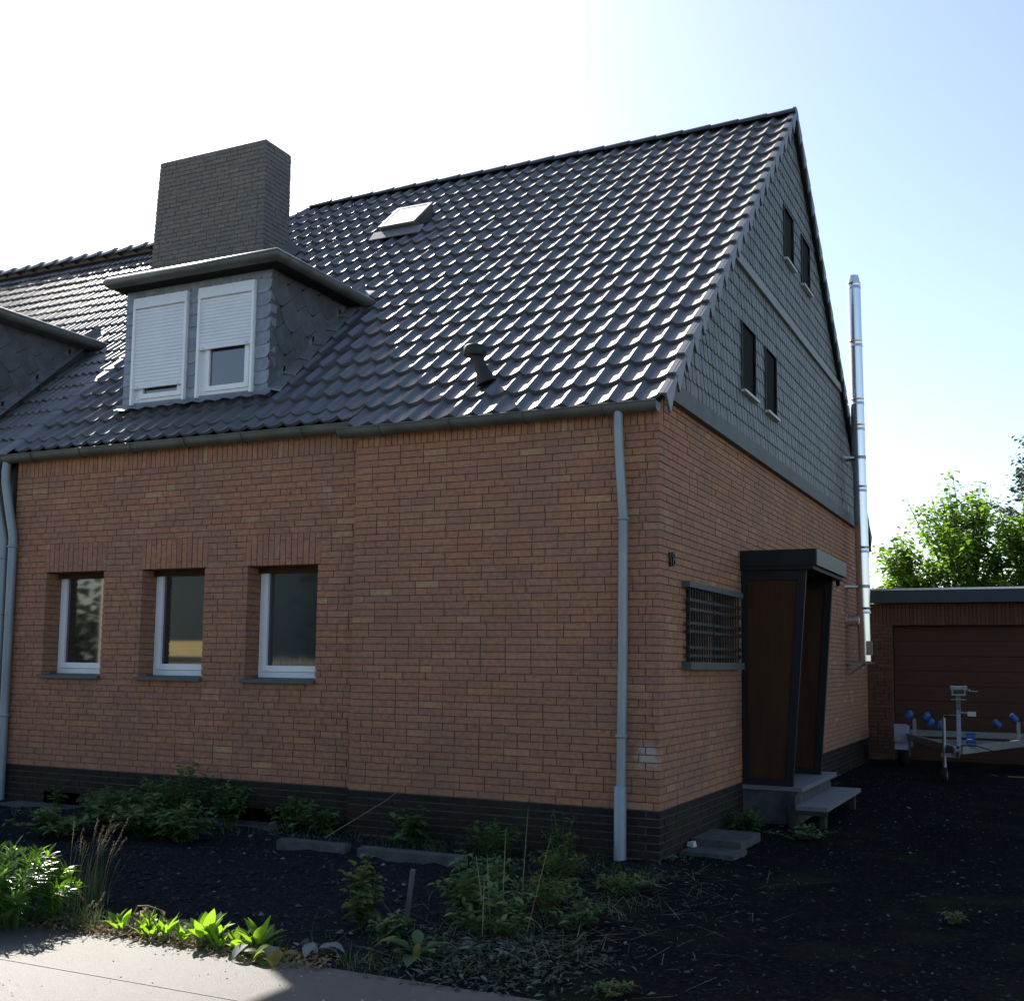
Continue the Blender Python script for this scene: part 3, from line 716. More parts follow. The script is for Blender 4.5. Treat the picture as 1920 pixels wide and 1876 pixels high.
# brick chimney
ch = MB(); ch.box(-8.40, -6.56, 3.07, 3.61, 6.0, 8.545)
chim = ch.build('chimney', M['mortar'], house)
cb = MB()
for k in range(39):
    z = 6.1 + k * CH; z0, z1 = z + .004, z + CH - .004
    xl_ = -8.41 - (8.545 - z) * .06
    for a, b in stretch_fill(xl_ if k % 2 else xl_ + .12, -6.55 if k % 2 else -6.67, random.choice(starts)):
        cb.box(a, b, 3.06 + U(-.003, .003) , 3.2, z0, z1)
    for a, b in stretch_fill(3.19 if k % 2 else 3.06, 3.62, random.choice(starts)):
        cb.box(-6.66, -6.55 + U(-.003, .003), a, b, z0, z1); cb.box(xl_ + U(-.003, .003), xl_ + .11, a, b, z0, z1)
    for a, b in stretch_fill(-8.29, -6.67, random.choice(starts)): cb.box(a, b, 3.5, 3.62, z0, z1)
cb.build('brickwork', M['chim'], chim, kind='stuff')
MB().tube([(-7.8, 3.3, 8.5), (-7.8, 3.3, 8.64)], .06, 12).build('flue_pipe', M['zinc'], chim)
MB().hexa([RP(-6.55, 4.35, .0), RP(-6.42, 4.3, .0), RP(-6.42, 5.25, .0), RP(-6.55, 5.3, .0), RP(-6.548, 4.35, .16), RP(-6.43, 4.3, .03), RP(-6.43, 5.25, .03), RP(-6.548, 5.3, .16)]).build('flashing', M['slate_dark'], chim)

# roof hatch
x0, x1, s0, s1 = -5.14, -4.585, 5.28, 5.94
sl = MB(); sl.hexa([RP(x0 + .02, s0 + .02, -.05), RP(x1 - .02, s0 + .02, -.05), RP(x1 - .02, s1 - .02, -.05), RP(x0 + .02, s1 - .02, -.05),
                    RP(x0 + .02, s0 + .02, .085), RP(x1 - .02, s0 + .02, .085), RP(x1 - .02, s1 - .02, .085), RP(x0 + .02, s1 - .02, .085)])
hatch = sl.build('roof_hatch', M['zinc_dark'], house)
h2 = MB()
for (a, b, c, d) in ((x0, x1, s0, s0 + .05), (x0, x1, s1 - .05, s1), (x0, x0 + .05, s0 + .05, s1 - .05), (x1 - .05, x1, s0 + .05, s1 - .05)):
    h2.hexa([RP(a, c, .08), RP(b, c, .08), RP(b, d, .08), RP(a, d, .08), RP(a, c, .112), RP(b, c, .112), RP(b, d, .112), RP(a, d, .112)])
h2.build('frame', M['zinc'], hatch)
MB().hexa([RP(x0 + .05, s0 + .05, .09), RP(x1 - .05, s0 + .05, .09), RP(x1 - .05, s1 - .05, .09), RP(x0 + .05, s1 - .05, .09),
           RP(x0 + .05, s0 + .05, .108), RP(x1 - .05, s0 + .05, .108), RP(x1 - .05, s1 - .05, .108), RP(x0 + .05, s1 - .05, .108)]).build('pane', mat('pale_hatch_cover', [(0, (.42, .42, .40)), (1, (.5, .5, .48))], .35, 40, .6), hatch)
sf = MB(); sf.hexa([RP(x0 - .1, s0 - .16, .0), RP(x1 + .12, s0 - .16, .0), RP(x1 + .12, s0 + .02, .02), RP(x0 - .1, s0 + .02, .02), RP(x0 - .1, s0 - .16, .012), RP(x1 + .12, s0 - .16, .012), RP(x1 + .12, s0 + .02, .04), RP(x0 - .1, s0 + .02, .04)])
sf.build('flashing', M['lead'], hatch)

# roof vent pipe
vp = MB(); base = RP(-1.745, .60, .0)
vp.tube([base, base + Vector((-.03, -.02, .10)), base + Vector((-.10, -.03, .26))], [.10, .062, .056], 16)
vent = vp.build('roof_vent', M['blackmetal'], house)
c0 = base + Vector((-.105, -.03, .25))
MB().tube([c0, c0 + Vector((0, 0, .012)), c0 + Vector((-.003, 0, .085)), c0 + Vector((-.003, 0, .10))], [.095, .105, .105, .085], 20).build('cap', M['blackmetal'], vent)
# house number, wrought figures
fc = bpy.data.curves.new('house_number', 'FONT'); fc.body = '18'; fc.size = .17; fc.extrude = .008; fc.align_x = 'CENTER'; fc.shear = -.1
tmp = bpy.data.objects.new('tmp', fc); COL.objects.link(tmp)
dg = bpy.context.evaluated_depsgraph_get(); me = bpy.data.meshes.new_from_object(tmp.evaluated_get(dg)); bpy.data.objects.remove(tmp)
me.materials.clear(); me.materials.append(M['blackmetal']); me.name = 'house_number'
hn = link('house_number', me, loc=(.012, .30, 2.355), rot=(pi / 2 + .0, 0, pi / 2)); hn.rotation_euler = (pi / 2, -.12, pi / 2)
tag(hn, 'dark wrought house number 18 on the brick side wall above the barred window', 'house number')

# ------------------------------------------------------------------ neighbouring house on the left
nb = thing('neighbour_house', 'adjoining house at the left edge with old weathered tiles and slate dormer', 'house')
NX = -7.62
MB().box(-22, NX, .16, 10.4, -.1, 3.75).build('wall', M['old_plaster'], nb)
NRZ = 8.42
NTH = atan2(NRZ - EZ - .06, RY - EY); NC, NS_ = cos(NTH), sin(NTH)
def NP(X, s, off=0.0): return Vector((X, EY + .08 + s * NC - off * NS_, EZ + .05 + s * NS_ + off * NC))
nd = MB(); a = [NP(-22, .05, -.06), NP(NX, .05, -.06), Vector((NX, RY, NRZ - .09)), Vector((-22, RY, NRZ - .09))]
nd.add(a + [v - Vector((0, 0, .2)) for v in a], [(0, 1, 2, 3), (7, 6, 5, 4), (0, 4, 5, 1), (1, 5, 6, 2), (2, 6, 7, 3), (3, 7, 4, 0)])
a = [Vector((-22, RY, NRZ - .09)), Vector((NX, RY, NRZ - .09)), Vector((NX, 10.7, 3.6)), Vector((-22, 10.7, 3.6))]
nd.add(a, [(0, 1, 2, 3)]); nd.build('roof', M['deck'], nb)
def prof_old(n=14):
    o = []
    for i in range(n + 1):
        t = i / n
        z = max(0, sin(pi * ((t - .08) / .36))) if .08 < t < .44 else 0
        if t > .56: z = max(0, sin(pi * (t - .56) / .44)) * 1.0
        o.append(z * .9 + .05)
    return o
old_me = tile_mesh('roof_tile', M['tile_old'], .235, .385, .040, .018, .026, prof_old())
ov = [v.co.copy() for v in old_me.vertices]; of_ = [tuple(p.vertices) for p in old_me.polygons]; osm = [p.use_smooth for p in old_me.polygons]
sp = []
for c in range(34):
    X = NX - .04 - (c + 1) * .235
    for r in range(22):
        s = .12 + r * .328
        if s > 6.85: continue
        y = NP(X, s).y + .12
        if X + .12 < -8.62 and X > -11 and .55 < y < 1.95: continue
        sp.append((X, s))
def offview(q):
    v = CM.inverted() @ NP(q[0] + .12, q[1] + .17)
    return 1 if (v.x / -v.z) * 2132.73 + 949.9 < -25 else 0
sp.sort(key=lambda q: (offview(q), (NP(*q) - CAMP).length))
orest = MB()
for i, (X, s) in enumerate(sp):
    mw = Matrix.Translation(NP(X, s + U(-.006, .006), -.055 + U(-.004, .004))) @ Matrix.Rotation(NTH + U(-.012, .012), 4, 'X') @ Matrix.Rotation(U(-.012, .012), 4, 'Z')
    if i < 300: o = link('roof_tile', old_me, nb); o.matrix_local = mw
    else: put_many(orest, mw, ov, of_, osm)
orest.build('roof_tiling', M['tile_old'], nb, kind='stuff')
om = MB(); n = 9
ring = lambda x, r: [(x, r * 1.2 * cos(pi * k / (n - 1)), r * sin(pi * k / (n - 1))) for k in range(n)]
A, B = ring(0, .085), ring(.40, .115)
om.add(A + B, [(k, k + n, k + n + 1, k + 1) for k in range(n - 1)], 0, True); om.add(B, [tuple(range(n))])
omesh = om.mesh('ridge_tile', M['tile_old'])
for k in range(24): link('ridge_tile', omesh, nb, loc=(NX - .35 - k * .345, RY, NRZ - .06), rot=(0, -.06 + U(-.015, .015), U(-.01, .01)))
for i in range(8):
    s = .03 + i * .34
    f = MB(); f.hexa([NP(NX - .07, s, .005), NP(NX + .10, s, .005), NP(NX + .10, s + .36, -.005), NP(NX - .07, s + .36, -.005),
                      NP(NX - .05, s, .022), NP(NX + .08, s, .022), NP(NX + .08, s + .36, .008), NP(NX - .05, s + .36, .008)])
    f.build('party_flashing', M['lead'], nb)
gutter('gutter', -16, -7.64, .045, 3.745, .072, nb, M['zinc_dark'])
downpipe([(-7.78, .05, 3.70), (-7.78, .04, 3.55), (-7.76, .04, 3.4), (-7.595, .06, 2.82), (-7.59, .06, 2.75), (-7.585, .06, 0)], .05, nb, [(2.62, -7.59, .06), (2.0, -7.588, .06)])
nc = MB(); xr = -8.60
nc.box(-10.9, xr - .004, .50, .53, 4.1, 5.6)
nc.add([(xr - .006, .50, 4.05), (xr - .006, 2.25, 5.6), (xr - .006, .50, 5.6)], [(0, 1, 2)])
nc.add([(-10.9, .50, 4.05), (-10.9, 2.25, 5.6), (-10.9, .50, 5.6)], [(2, 1, 0)])
ndo = nc.build('dormer', M['slate_dark'], nb)
rf = MB(); k = 6
ed = lambda i: (.05 * sin(pi * i / k), 5.575 + .125 * (.5 - .5 * cos(pi * i / k)))
rings = [[(-11.1 - ed(i)[0], 2.3, ed(i)[1]), (-11.1 - ed(i)[0], .30 - ed(i)[0], ed(i)[1]), (-8.40 + ed(i)[0], .30 - ed(i)[0], ed(i)[1]), (-8.40 + ed(i)[0], 2.3, ed(i)[1])] for i in range(k + 1)]
rf.add([p for rg in rings for p in rg], [(i * 4 + j, i * 4 + j + 1, i * 4 + j + 5, i * 4 + j + 4) for i in range(k) for j in range(3)], 0, True)
rf.add(rings[0], [(3, 2, 1, 0)]); rf.add(rings[-1], [(0, 1, 2, 3)])
rf.build('dormer_roof', M['zinc_dark'], ndo)
for w0 in (-10.7, -9.75):
    MB().box(w0, w0 + .75, .46, .499, 4.35, 5.5).build('window_frame', M['white'], ndo)
    MB().box(w0 + .07, w0 + .68, .452, .459, 4.45, 5.42).build('pane', M['glass'], ndo)
cheek(xr, ndo, M['slate_dark'], .50, zt=5.58)
soakers(xr + .012, ndo, .92, 7, .12)

# ------------------------------------------------------------------ steel flue on the side wall
FY = 9.0
flue = thing('steel_flue', 'tall shiny stainless steel flue pipe standing free beside the gable end', 'flue pipe', (.27, FY, 1.62))
fx = lambda z: .27 - (z - 1.62) * .0132
def fp(z): return (fx(z) - .27, 0, z - 1.62)
cuts = [1.95, 2.39, 3.31, 4.24, 5.19, 5.59, 6.50, 7.42]
for i in range(len(cuts) - 1):
    z0, z1 = cuts[i], cuts[i + 1]
    MB().tube([fp(z0), fp(z1)], .1, 36).build('pipe_section', M['steel'], flue)
for z in cuts[1:]:
    MB().tube([fp(z - .05), fp(z - .048), fp(z - .04), fp(z - .036), fp(z + .036), fp(z + .04), fp(z + .048), fp(z + .05)], [.101, .107, .107, .1035, .1035, .107, .107, .101], 28).build('clamp_band', M['steel'], flue)
MB().tube([fp(7.42), fp(7.46), fp(7.58), fp(7.585)], [.1, .1, .074, .074], 28).build('cone_top', M['steel'], flue)
MB().tube([fp(7.586), fp(7.587)], [.066, .066], 20).build('opening', M['black'], flue)
b = MB(); b.tube([fp(1.63), fp(1.95)], .099, 28); b.box(.045, .125, -.09, .05, .11, .30); b.build('inspection_tee', M['steel'], flue)
MB().box(.03, .115, -.098, -.092, .10, .31).build('inspection_door', M['steel'], flue)
b = MB(); b.tube([(-.28, 0, .62), (-.08, 0, .62)], .092, 24)
for xx in (-.26, -.2, -.12): b.tube([(xx - .012, 0, .62), (xx + .012, 0, .62)], .099, 24)
b.build('wall_elbow', M['steel'], flue)
b = MB(); b.box(-.275, .12, -.12, -.09, -.03, 0); b.box(-.275, .12, .09, .12, -.03, 0); b.box(-.275, .12, -.09, .09, -.012, 0)
b.beam((-.27, -.105, -.2), (-.02, -.105, -.03), .025, .025); b.beam((-.27, .105, -.2), (-.02, .105, -.03), .025, .025); b.build('console', M['galv'], flue)
for z in (4.72, 2.75):
    b = MB(); b.tube([fp(z - .025), fp(z + .025)], .105, 24); x_, _, z_ = fp(z)
    b.beam((-.27, -.16, z_), (x_ - .06, -.07, z_), .03, .03); b.beam((-.27, .16, z_), (x_ - .06, .07, z_), .03, .03); b.build('wall_bracket', M['galv'], flue)

# ------------------------------------------------------------------ porch
por = thing('entrance_porch', 'dark brown entrance porch with slanting side panels and flat black canopy', 'porch', (0, 2.6, 0))
def P_(x, y, z): return (x, y - 2.6, z)
y0, y1 = 2.62, 4.38
c = MB(); c.box(.003, .73, 0, y1 - 2.6 - .03, 2.50, 2.56); c.build('ceiling', M['porchblack'], por)
c = MB(); c.box(.003, .76, -.012, .02, 2.54, 2.70); c.build('fascia', M['porchblack'], por)
c = MB(); c.box(.735, .765, .0205, 1.76, 2.54, 2.70); c.build('fascia', M['porchfascia'], por)
c = MB(); c.box(.003, .76, 1.7605, 1.785, 2.54, 2.70); c.build('fascia', M['porchblack'], por)
c = MB(); c.box(.003, .733, .021, 1.759, 2.62, 2.68); c.build('canopy_roof', M['zinc_dark'], por)
c = MB(); c.box(.66, .70, 1.68, 1.72, 2.44, 2.5395); c.build('drip_bracket', M['porchblack'], por)
xt, xb = .655, .50
for yy in (.03, 1.49):
    f = MB()
    f.hexa([(xb - .07, yy, .36), (xb, yy, .36), (xb, yy + .055, .36), (xb - .07, yy + .055, .36), (xt - .08, yy, 2.50), (xt, yy, 2.50), (xt, yy + .055, 2.50), (xt - .08, yy + .055, 2.50)])
    f.box(.003, .065, yy, yy + .055, .36, 2.50)
    f.hexa([(.0655, yy, 2.40), (xt - .088, yy, 2.40), (xt - .088, yy + .055, 2.40), (.0655, yy + .055, 2.40), (.0655, yy, 2.498), (xt - .082, yy, 2.498), (xt - .082, yy + .055, 2.498), (.0655, yy + .055, 2.498)])
    f.hexa([(.0655, yy, .36), (xb - .0705, yy, .36), (xb - .0705, yy + .055, .36), (.0655, yy + .055, .36), (.0655, yy, .43), (xb - .066, yy, .43), (xb - .066, yy + .055, .43), (.0655, yy + .055, .43)])
    f.build('side_frame', M['porchblack'], por)
    MB().hexa([(.06, yy + .015, .42), (xb - .06, yy + .015, .42), (xb - .06, yy + .04, .42), (.06, yy + .04, .42), (.06, yy + .015, 2.41), (xt - .08, yy + .015, 2.41), (xt - .08, yy + .04, 2.41), (.06, yy + .04, 2.41)]).build('side_panel', M['porchwood'], por)
d = MB(); d.box(.004, .03, .30, 1.30, .37, 2.40); dd = d.build('door', M['porchwood'], por)
MB().box(.031, .038, .55, 1.05, 1.2, 2.2).build('pane', M['glass'], dd); MB().tube([(.06, .37, 1.3), (.06, .37, 1.6)], .012, 8).build('handle', M['galv'], dd)
st = thing('entrance_steps', 'two pale stone steps with open slab below the dark porch', 'steps', (.4, 3.4, 0))
def bx(n, m, *a): return MB().box(*[a[i] - (.4, .4, 3.4, 3.4, 0, 0)[i] for i in range(6)]).build(n, m, st)
bx('landing', M['granite'], .006, .60, 2.60, 4.50, .32, .362); bx('landing_base', M['concrete'], .006, .54, 2.625, 4.45, -.05, .319)
bx('step_slab', M['granite'], .50, .87, 2.42, 4.44, .165, .205)
bx('riser_block', M['blackmetal'], .51, .57, 2.40, 2.58, -.02, .30)
bx('support', M['blackmetal'], .78, .83, 2.50, 2.62, -.02, .164); bx('support', M['blackmetal'], .78, .83, 4.22, 4.34, -.02, .164)
bx('rail', M['blackmetal'], .5705, .86, 2.43, 2.47, .12, .1645)
sb = MB(); sb.hexa([(.02, .80, .0), (.46, .74, .0), (.47, 1.40, .0), (.04, 1.42, .0), (.02, .80, .075), (.46, .74, .075), (.47, 1.40, .075), (.04, 1.42, .075)])
tag(sb.build('paving_slab', M['concrete']), 'loose grey paving slab lying by the corner of the house near the steps', 'paving slab')
sb = MB(); sb.hexa([(.04, .42, -.02), (.50, .36, -.02), (.52, .72, -.02), (.06, .76, -.02), (.04, .42, .022), (.50, .36, .022), (.52, .72, .022), (.06, .76, .022)])
tag(sb.build('paving_slab', M['concrete']), 'sunken grey paving slab half buried in front of the loose slab', 'paving slab')
tag(MB().hexa([(.02, .66, .022), (.09, .63, .022), (.10, .70, .022), (.03, .73, .022), (.03, .66, .06), (.085, .64, .055), (.09, .69, .07), (.04, .72, .05)]).build('white_stone', M['plate']), 'small white lump of stone against the dark brick plinth', 'stone')

# ------------------------------------------------------------------ garage
ga = thing('garage', 'flat-roofed brick garage with brown boarded door and dark fascia', 'garage', (.05, 11.6, 0))
def gb(n, m, x0, x1, y0, y1, z0, z1, parent=None, kind=None): return MB().box(x0 - .05, x1 - .05, y0 - 11.6, y1 - 11.6, z0, z1).build(n, m, parent or ga, kind)
w = MB()
for a in ((-2.5, .33, 11.63, 18, -.1, 2.62), (4.6, 6, 11.63, 18, -.1, 2.62), (.33, 4.6, 11.63, 11.9, 2.26, 2.62), (.058, 6, 17.8, 18, -.1, 2.62)):
    w.box(*[a[i] - (.05, .05, 11.6, 11.6, 0, 0)[i] for i in range(6)])
w.build('wall', M['mortar'], ga)
gm = MB()
for k in range(41):
    z = -.02 + k * CH
    if z > 2.55: break
    for u0, u1 in (((-1.0, .335),) if z < 2.24 else ()) + (((4.6, 6.0),) if z < 2.55 else ()):
        for a, b in stretch_fill(u0, u1, random.choice(starts)): gm.box(a - .05, b - .05, U(-.002, .002), .11, z + .004, z + CH - .005)
x = -1.0
while x < 4.6:
    gm.box(x - .05 + .004, x - .05 + CH - .004, U(-.002, .002), .11, 2.262, 2.625); x += CH
gm.build('brickwork', M['gbrick'], ga, kind='stuff')
gb('fascia', M['fascia'], -.02, 6.2, 11.40, 11.46, 2.63, 2.84); gb('roof_slab', M['fascia'], -.02, 6.2, 11.461, 18.2, 2.66, 2.83)
gb('roof_edge', M['alu'], -.03, 6.21, 11.385, 11.50, 2.842, 2.875); gb('soffit', M['deck'], .05, 6.1, 11.461, 11.6, 2.63, 2.655)
gd = gb('garage_door', M['wood_door'], .34, 4.59, 11.78, 11.80, -.02, 2.255)
me = MB().box(0, 4.24, 0, .022, .004, .243).mesh('door_board', M['wood_door'])
for i in range(9): link('door_board', me, ga, loc=(.295, .155 + U(0, .003), -.01 + i * .25))
gb('door_handle', M['galv'], 2.4, 2.55, 11.71, 11.752, .95, .98)

# ------------------------------------------------------------------ boat trailer in front of the garage
tr = thing('boat_trailer', 'galvanised boat trailer with blue rollers parked before the garage door', 'trailer', (1.62, 7.85, 0))
o3 = Vector((1.62, 7.85, 0))
def T(x, y, z): return Vector((x, y, z)) - o3
def tb(n, m, pts, w_, h_): 
    b = MB()
    for a, c in zip(pts[:-1], pts[1:]): b.beam(T(*a), T(*c), w_, h_)
    return b.build(n, m, tr)
tb('drawbar', M['galv'], [(1.60, 7.85, .44), (.66, 10.35, .47)], .06, .10); tb('drawbar', M['galv'], [(1.66, 7.85, .44), (2.62, 10.35, .47)], .06, .10)
tb('crossbar', M['galv'], [(.55, 10.4, .52), (2.75, 10.4, .52)], .08, .09); tb('crossbar', M['galv'], [(1.05, 9.4, .46), (2.25, 9.4, .46)], .06, .06)
tb('crossbar', M['galv'], [(1.36, 8.6, .45), (1.92, 8.6, .45)], .06, .05); tb('keel_beam', M['galv'], [(1.64, 7.9, .43), (1.64, 10.9, .45)], .07, .07)
tb('coupling', M['galv'], [(1.63, 7.84, .44), (1.63, 7.62, .42)], .07, .08); tb('coupling_grip', M['tyre'], [(1.63, 7.75, .49), (1.64, 7.57, .38)], .035, .03)
tb('winch_post', M['galv'], [(1.62, 8.15, .46), (1.60, 8.45, .95), (1.60, 8.42, 1.16)], .055, .07)
w = MB(); w.box(-.10, .08, .52, .66, 1.16, 1.185); w.box(-.10, -.085, .52, .66, 1.185, 1.30); w.box(.065, .08, .52, .66, 1.185, 1.30)
w.tube([(-.12, .59, 1.25), (.10, .59, 1.25)], .045, 12); w.box(-.11, .09, .50, .52, 1.10, 1.115); w.build('winch', M['galv'], tr)
w = MB(); w.tube([(.10, .59, 1.24), (.13, .59, 1.24), (.13, .50, 1.22), (.24, .50, 1.22)], .012, 6); w.build('winch_handle', M['galv'], tr)
tb('plate_arm', M['galv'], [(1.60, 8.4, .93), (1.80, 8.4, .92)], .02, .02); b = MB(); b.box(.10, .21, .53, .545, .88, .945); b.build('label_plate', M['plate'], tr)
for i in range(4):
    MB().tube([T(1.70, 8.2, .50 + i * .05), T(1.83, 8.2, .50 + i * .05)], [.022, .022], 10).build('keel_roller', M['blue'], tr)
w = MB(); w.tube([T(1.44, 8.0, .18), T(1.44, 8.0, .86)], .026, 10); w.box(*(lambda p: (p.x - .04, p.x + .19, p.y - .01, p.y + .01, .33, .39))(T(1.44, 8.0, 0)))
w.build('jockey_post', M['galv'], tr)
w = MB(); w.tube([T(1.44, 8.0, .86), T(1.44, 8.0, .90), T(1.60, 7.98, .90)], .01, 6); w.build('jockey_crank', M['galv'], tr)
def wheel(x, y, r, wd, nm):
    b = MB(); b.tube([T(x - wd / 2, y, r - .02), T(x - wd / 2 + .02, y, r - .02), T(x + wd / 2 - .02, y, r - .02), T(x + wd / 2, y, r - .02)], [r * .86, r, r, r * .86], 22)
    t = b.build(nm, M['tyre'], tr); MB().tube([T(x - wd / 2 - .006, y, r - .02), T(x + wd / 2 + .006, y, r - .02)], [r * .5, r * .5], 16).build('rim', M['galv'], t)
wheel(1.44, 8.0, .11, .06, 'jockey_wheel'); wheel(.62, 10.55, .28, .15, 'wheel'); wheel(2.78, 10.55, .28, .15, 'wheel')
for x in (.62, 2.78):
    b = MB(); n = 9; A = [T(x - .10, 10.55 - .36 * cos(pi * i / (n - 1)), .26 + .36 * sin(pi * i / (n - 1))) for i in range(n)]; B = [v + Vector((.20, 0, 0)) for v in A]
    b.add(A + B, [(i, i + 1, i + n + 1, i + n) for i in range(n - 1)], 0, True); b.add(A, [tuple(range(n))]); b.build('mudguard', M['mudguard'], tr)
    b = MB(); b.box(*(lambda p: (p.x - .10, p.x + .10, p.y - .40, p.y - .37, .38, .66))(T(x, 10.55, 0))); lb = b.build('light_board', M['mudguard'], tr)
    b = MB(); p = T(x, 10.55, 0); b.tube([(p.x - .03, p.y - .405, .43), (p.x - .03, p.y - .412, .43)], .022, 10); b.build('lamp', M['plate'], lb)
for sx, x in ((1, .86), (-1, 2.32), (-1, 2.50)):
    tb('roller_post', M['galv'], [(x, 9.85 if x < 2.4 else 9.75, .46), (x, 9.85 if x < 2.4 else 9.75, .76)], .05, .05)
for (x, y, z, dx) in ((.78, 9.85, .80, 1), (1.02, 9.95, .78, 1), (1.08, 9.95, .69, 1), (1.22, 9.98, .66, 1), (2.26, 9.85, .80, -1), (2.02, 10.0, .70, -1), (2.46, 9.75, .72, -1)):
    MB().tube([T(x - .05 * dx, y, z - .03), T(x - .035 * dx, y, z - .02), T(x + .035 * dx, y, z + .05), T(x + .05 * dx, y, z + .06)], [.035, .05, .05, .035], 14).build('roller', M['blue'], tr)
w = MB(); w.tube([T(1.66, 7.9, .50), T(1.85, 8.1, .49), T(1.98, 8.3, .44), T(2.03, 8.45, .41)], .008, 5); w.build('cable', M['tyre'], tr)

# ------------------------------------------------------------------ plants
def leaf(mb, p, d, n, L, Wd, bend=.4, segs=3, mi=0, fold=.25, tip=.75):
    """a leaf blade from p along d, upper side towards n, drooping by bend"""
    p = Vector(p); d = Vector(d).normalized(); n = Vector(n); s_ = d.cross(n)
    if s_.length < 1e-4: s_ = d.orthogonal()
    s_.normalize(); n = s_.cross(d)
    vs = []; q = p.copy(); dd = d.copy()
    for i in range(segs + 1):
        t = i / segs
        w = Wd * .5 * (sin(pi * (t ** tip)) if 0 < t < 1 else (.06 if t == 0 else .0))
        nn = s_.cross(dd)
        vs += [q - s_ * w + nn * w * fold, q.copy(), q + s_ * w + nn * w * fold]
        q = q + dd * (L / segs); dd = (dd - n * (bend / segs)).normalized()
    fs = []
    for i in range(segs):
        a = i * 3
        fs += [(a, a + 1, a + 4, a + 3), (a + 1, a + 2, a + 5, a + 4)]
    mb.add(vs, fs, mi, True)
def quadleaf(mb, p, d, n, L, Wd, mi=0):
    p = Vector(p); d = Vector(d).normalized(); s_ = d.cross(Vector(n))
    if s_.length < 1e-4: s_ = d.orthogonal()
    s_.normalize(); nn = s_.cross(d)
    m = p + d * L * .5
    mb.add([p, m + s_ * Wd * .5 + nn * Wd * .12, p + d * L - nn * L * .12, m - s_ * Wd * .5 + nn * Wd * .12, m], [(0, 1, 4), (1, 2, 4), (2, 3, 4), (3, 0, 4)], mi)
def blade(mb, p, h, az, lean, w=.005, mi=0, segs=4, curl=1.0):
    p = Vector(p); hd = Vector((cos(az), sin(az), 0)); s_ = Vector((-sin(az), cos(az), 0)); vs = []
    for i in range(segs + 1):
        t = i / segs
        q = p + Vector((0, 0, 1)) * h * (t - .35 * curl * lean * t * t) + hd * h * lean * t ** 1.8
        ww = w * (1 - t) * .5 + .0004
        vs += [q - s_ * ww, q + s_ * ww]
    mb.add(vs, [(2 * i, 2 * i + 1, 2 * i + 3, 2 * i + 2) for i in range(segs)], mi)
    return vs[-1]
def dirv(az, el): return Vector((cos(az) * cos(el), sin(az) * cos(el), sin(el)))

# big bush at the left, whorls of narrow glossy leaves
def whorl_bush(name, label, x, y, rad, h, n, m=M['leaf_bush'], cat='bush', lmin=.05, lmax=.085):
    t = thing(name, label, cat, G(x, y)); b = MB(); s = MB()
    for i in range(n):
        az = U(0, 2 * pi); rr = rad * sqrt(R()); zt = h * (1 - .55 * (rr / rad) ** 2.2) * U(.82, 1.03)
        if R() < .35: zt *= U(.3, .9); rr = rad * U(.7, 1.0)
        top = Vector((rr * cos(az), rr * sin(az), zt)); b0 = Vector((rr * .35 * cos(az), rr * .35 * sin(az), 0))
        s.tube([b0, (b0 * .6 + top * .4) + Vector((0, 0, .05)), top], [.006, .004, .003], 4, caps=False)
        ax = (top - b0 * 1.0).normalized()
        for k in range(30):
            f = R() ** .7; q = b0.lerp(top, .45 + .55 * f); a2 = k * 2.4 + U(-.3, .3)
            o = ax.orthogonal().normalized(); o2 = ax.cross(o); out = o * cos(a2) + o2 * sin(a2)
            d = out * U(.6, 1.1) + ax * (U(.0, .4) + .75 * f * f)
            leaf(b, q, d, ax, U(lmin, lmax), U(.014, .023), U(.2, .9), 3)
    s.build('stems', M['leaf_shade'], t); b.build('foliage', m, t); return t
whorl_bush('leafy_bush', 'rounded sunlit bush of narrow glossy leaves at the pavement edge on the left', -2.56, -3.98, .35, .52, 60, lmin=.07, lmax=.115)
whorl_bush('leafy_bush', 'second narrow-leaved bush cut off by the left edge of the photo', -3.05, -3.95, .27, .36, 34, lmin=.07, lmax=.11)
def tuft(name, label, cat, x, y, n, h, lean, m, seed_heads=0, spread=.06, w=.005, hm=M['straw'], azr=None):
    t = thing(name, label, cat, G(x, y)); b = MB(); hd = MB()
    for i in range(n):
        az = U(*azr) if azr else U(0, 2 * pi)
        blade(b, (U(-spread, spread), U(-spread, spread), -.01), h * U(.5, 1), az, lean * U(.4, 1.3), w)
    for i in range(seed_heads):
        az = U(*azr) if azr else U(0, 2 * pi); hh = h * U(.9, 1.35); le = lean * U(.35, .9); p = Vector((U(-spread, spread), U(-spread, spread), 0))
        tip = Vector(blade(hd, p, hh, az, le, .0035, 0, 7)); 
        hv = Vector((cos(az), sin(az), 0))
        for k in range(26):
            tt = .72 + .28 * k / 26
            q = p + Vector((0, 0, 1)) * hh * (tt - .35 * le * tt * tt) + hv * hh * le * tt ** 1.8
            quadleaf(hd, q, hv * .7 + Vector((U(-.6, .6), U(-.6, .6), U(.1, .8))), (0, 0, 1), .02, .0035)
    b.build('blades', m, t)
    if seed_heads: hd.build('seed_heads', hm, t)
    return t
tuft('ornamental_grass', 'tall grass with feathery arching seed heads behind the left bush', 'grass', -2.62, -3.40, 60, .50, .35, M['grass'], 22, .13, .006, azr=(-.9, .9))
tuft('grass_tuft', 'ragged sunlit grass tuft with bent dry stalks between bush and dock plants', 'grass', -2.16, -3.83, 150, .20, .55, M['grass'], 4, .10, .004)
b = MB()
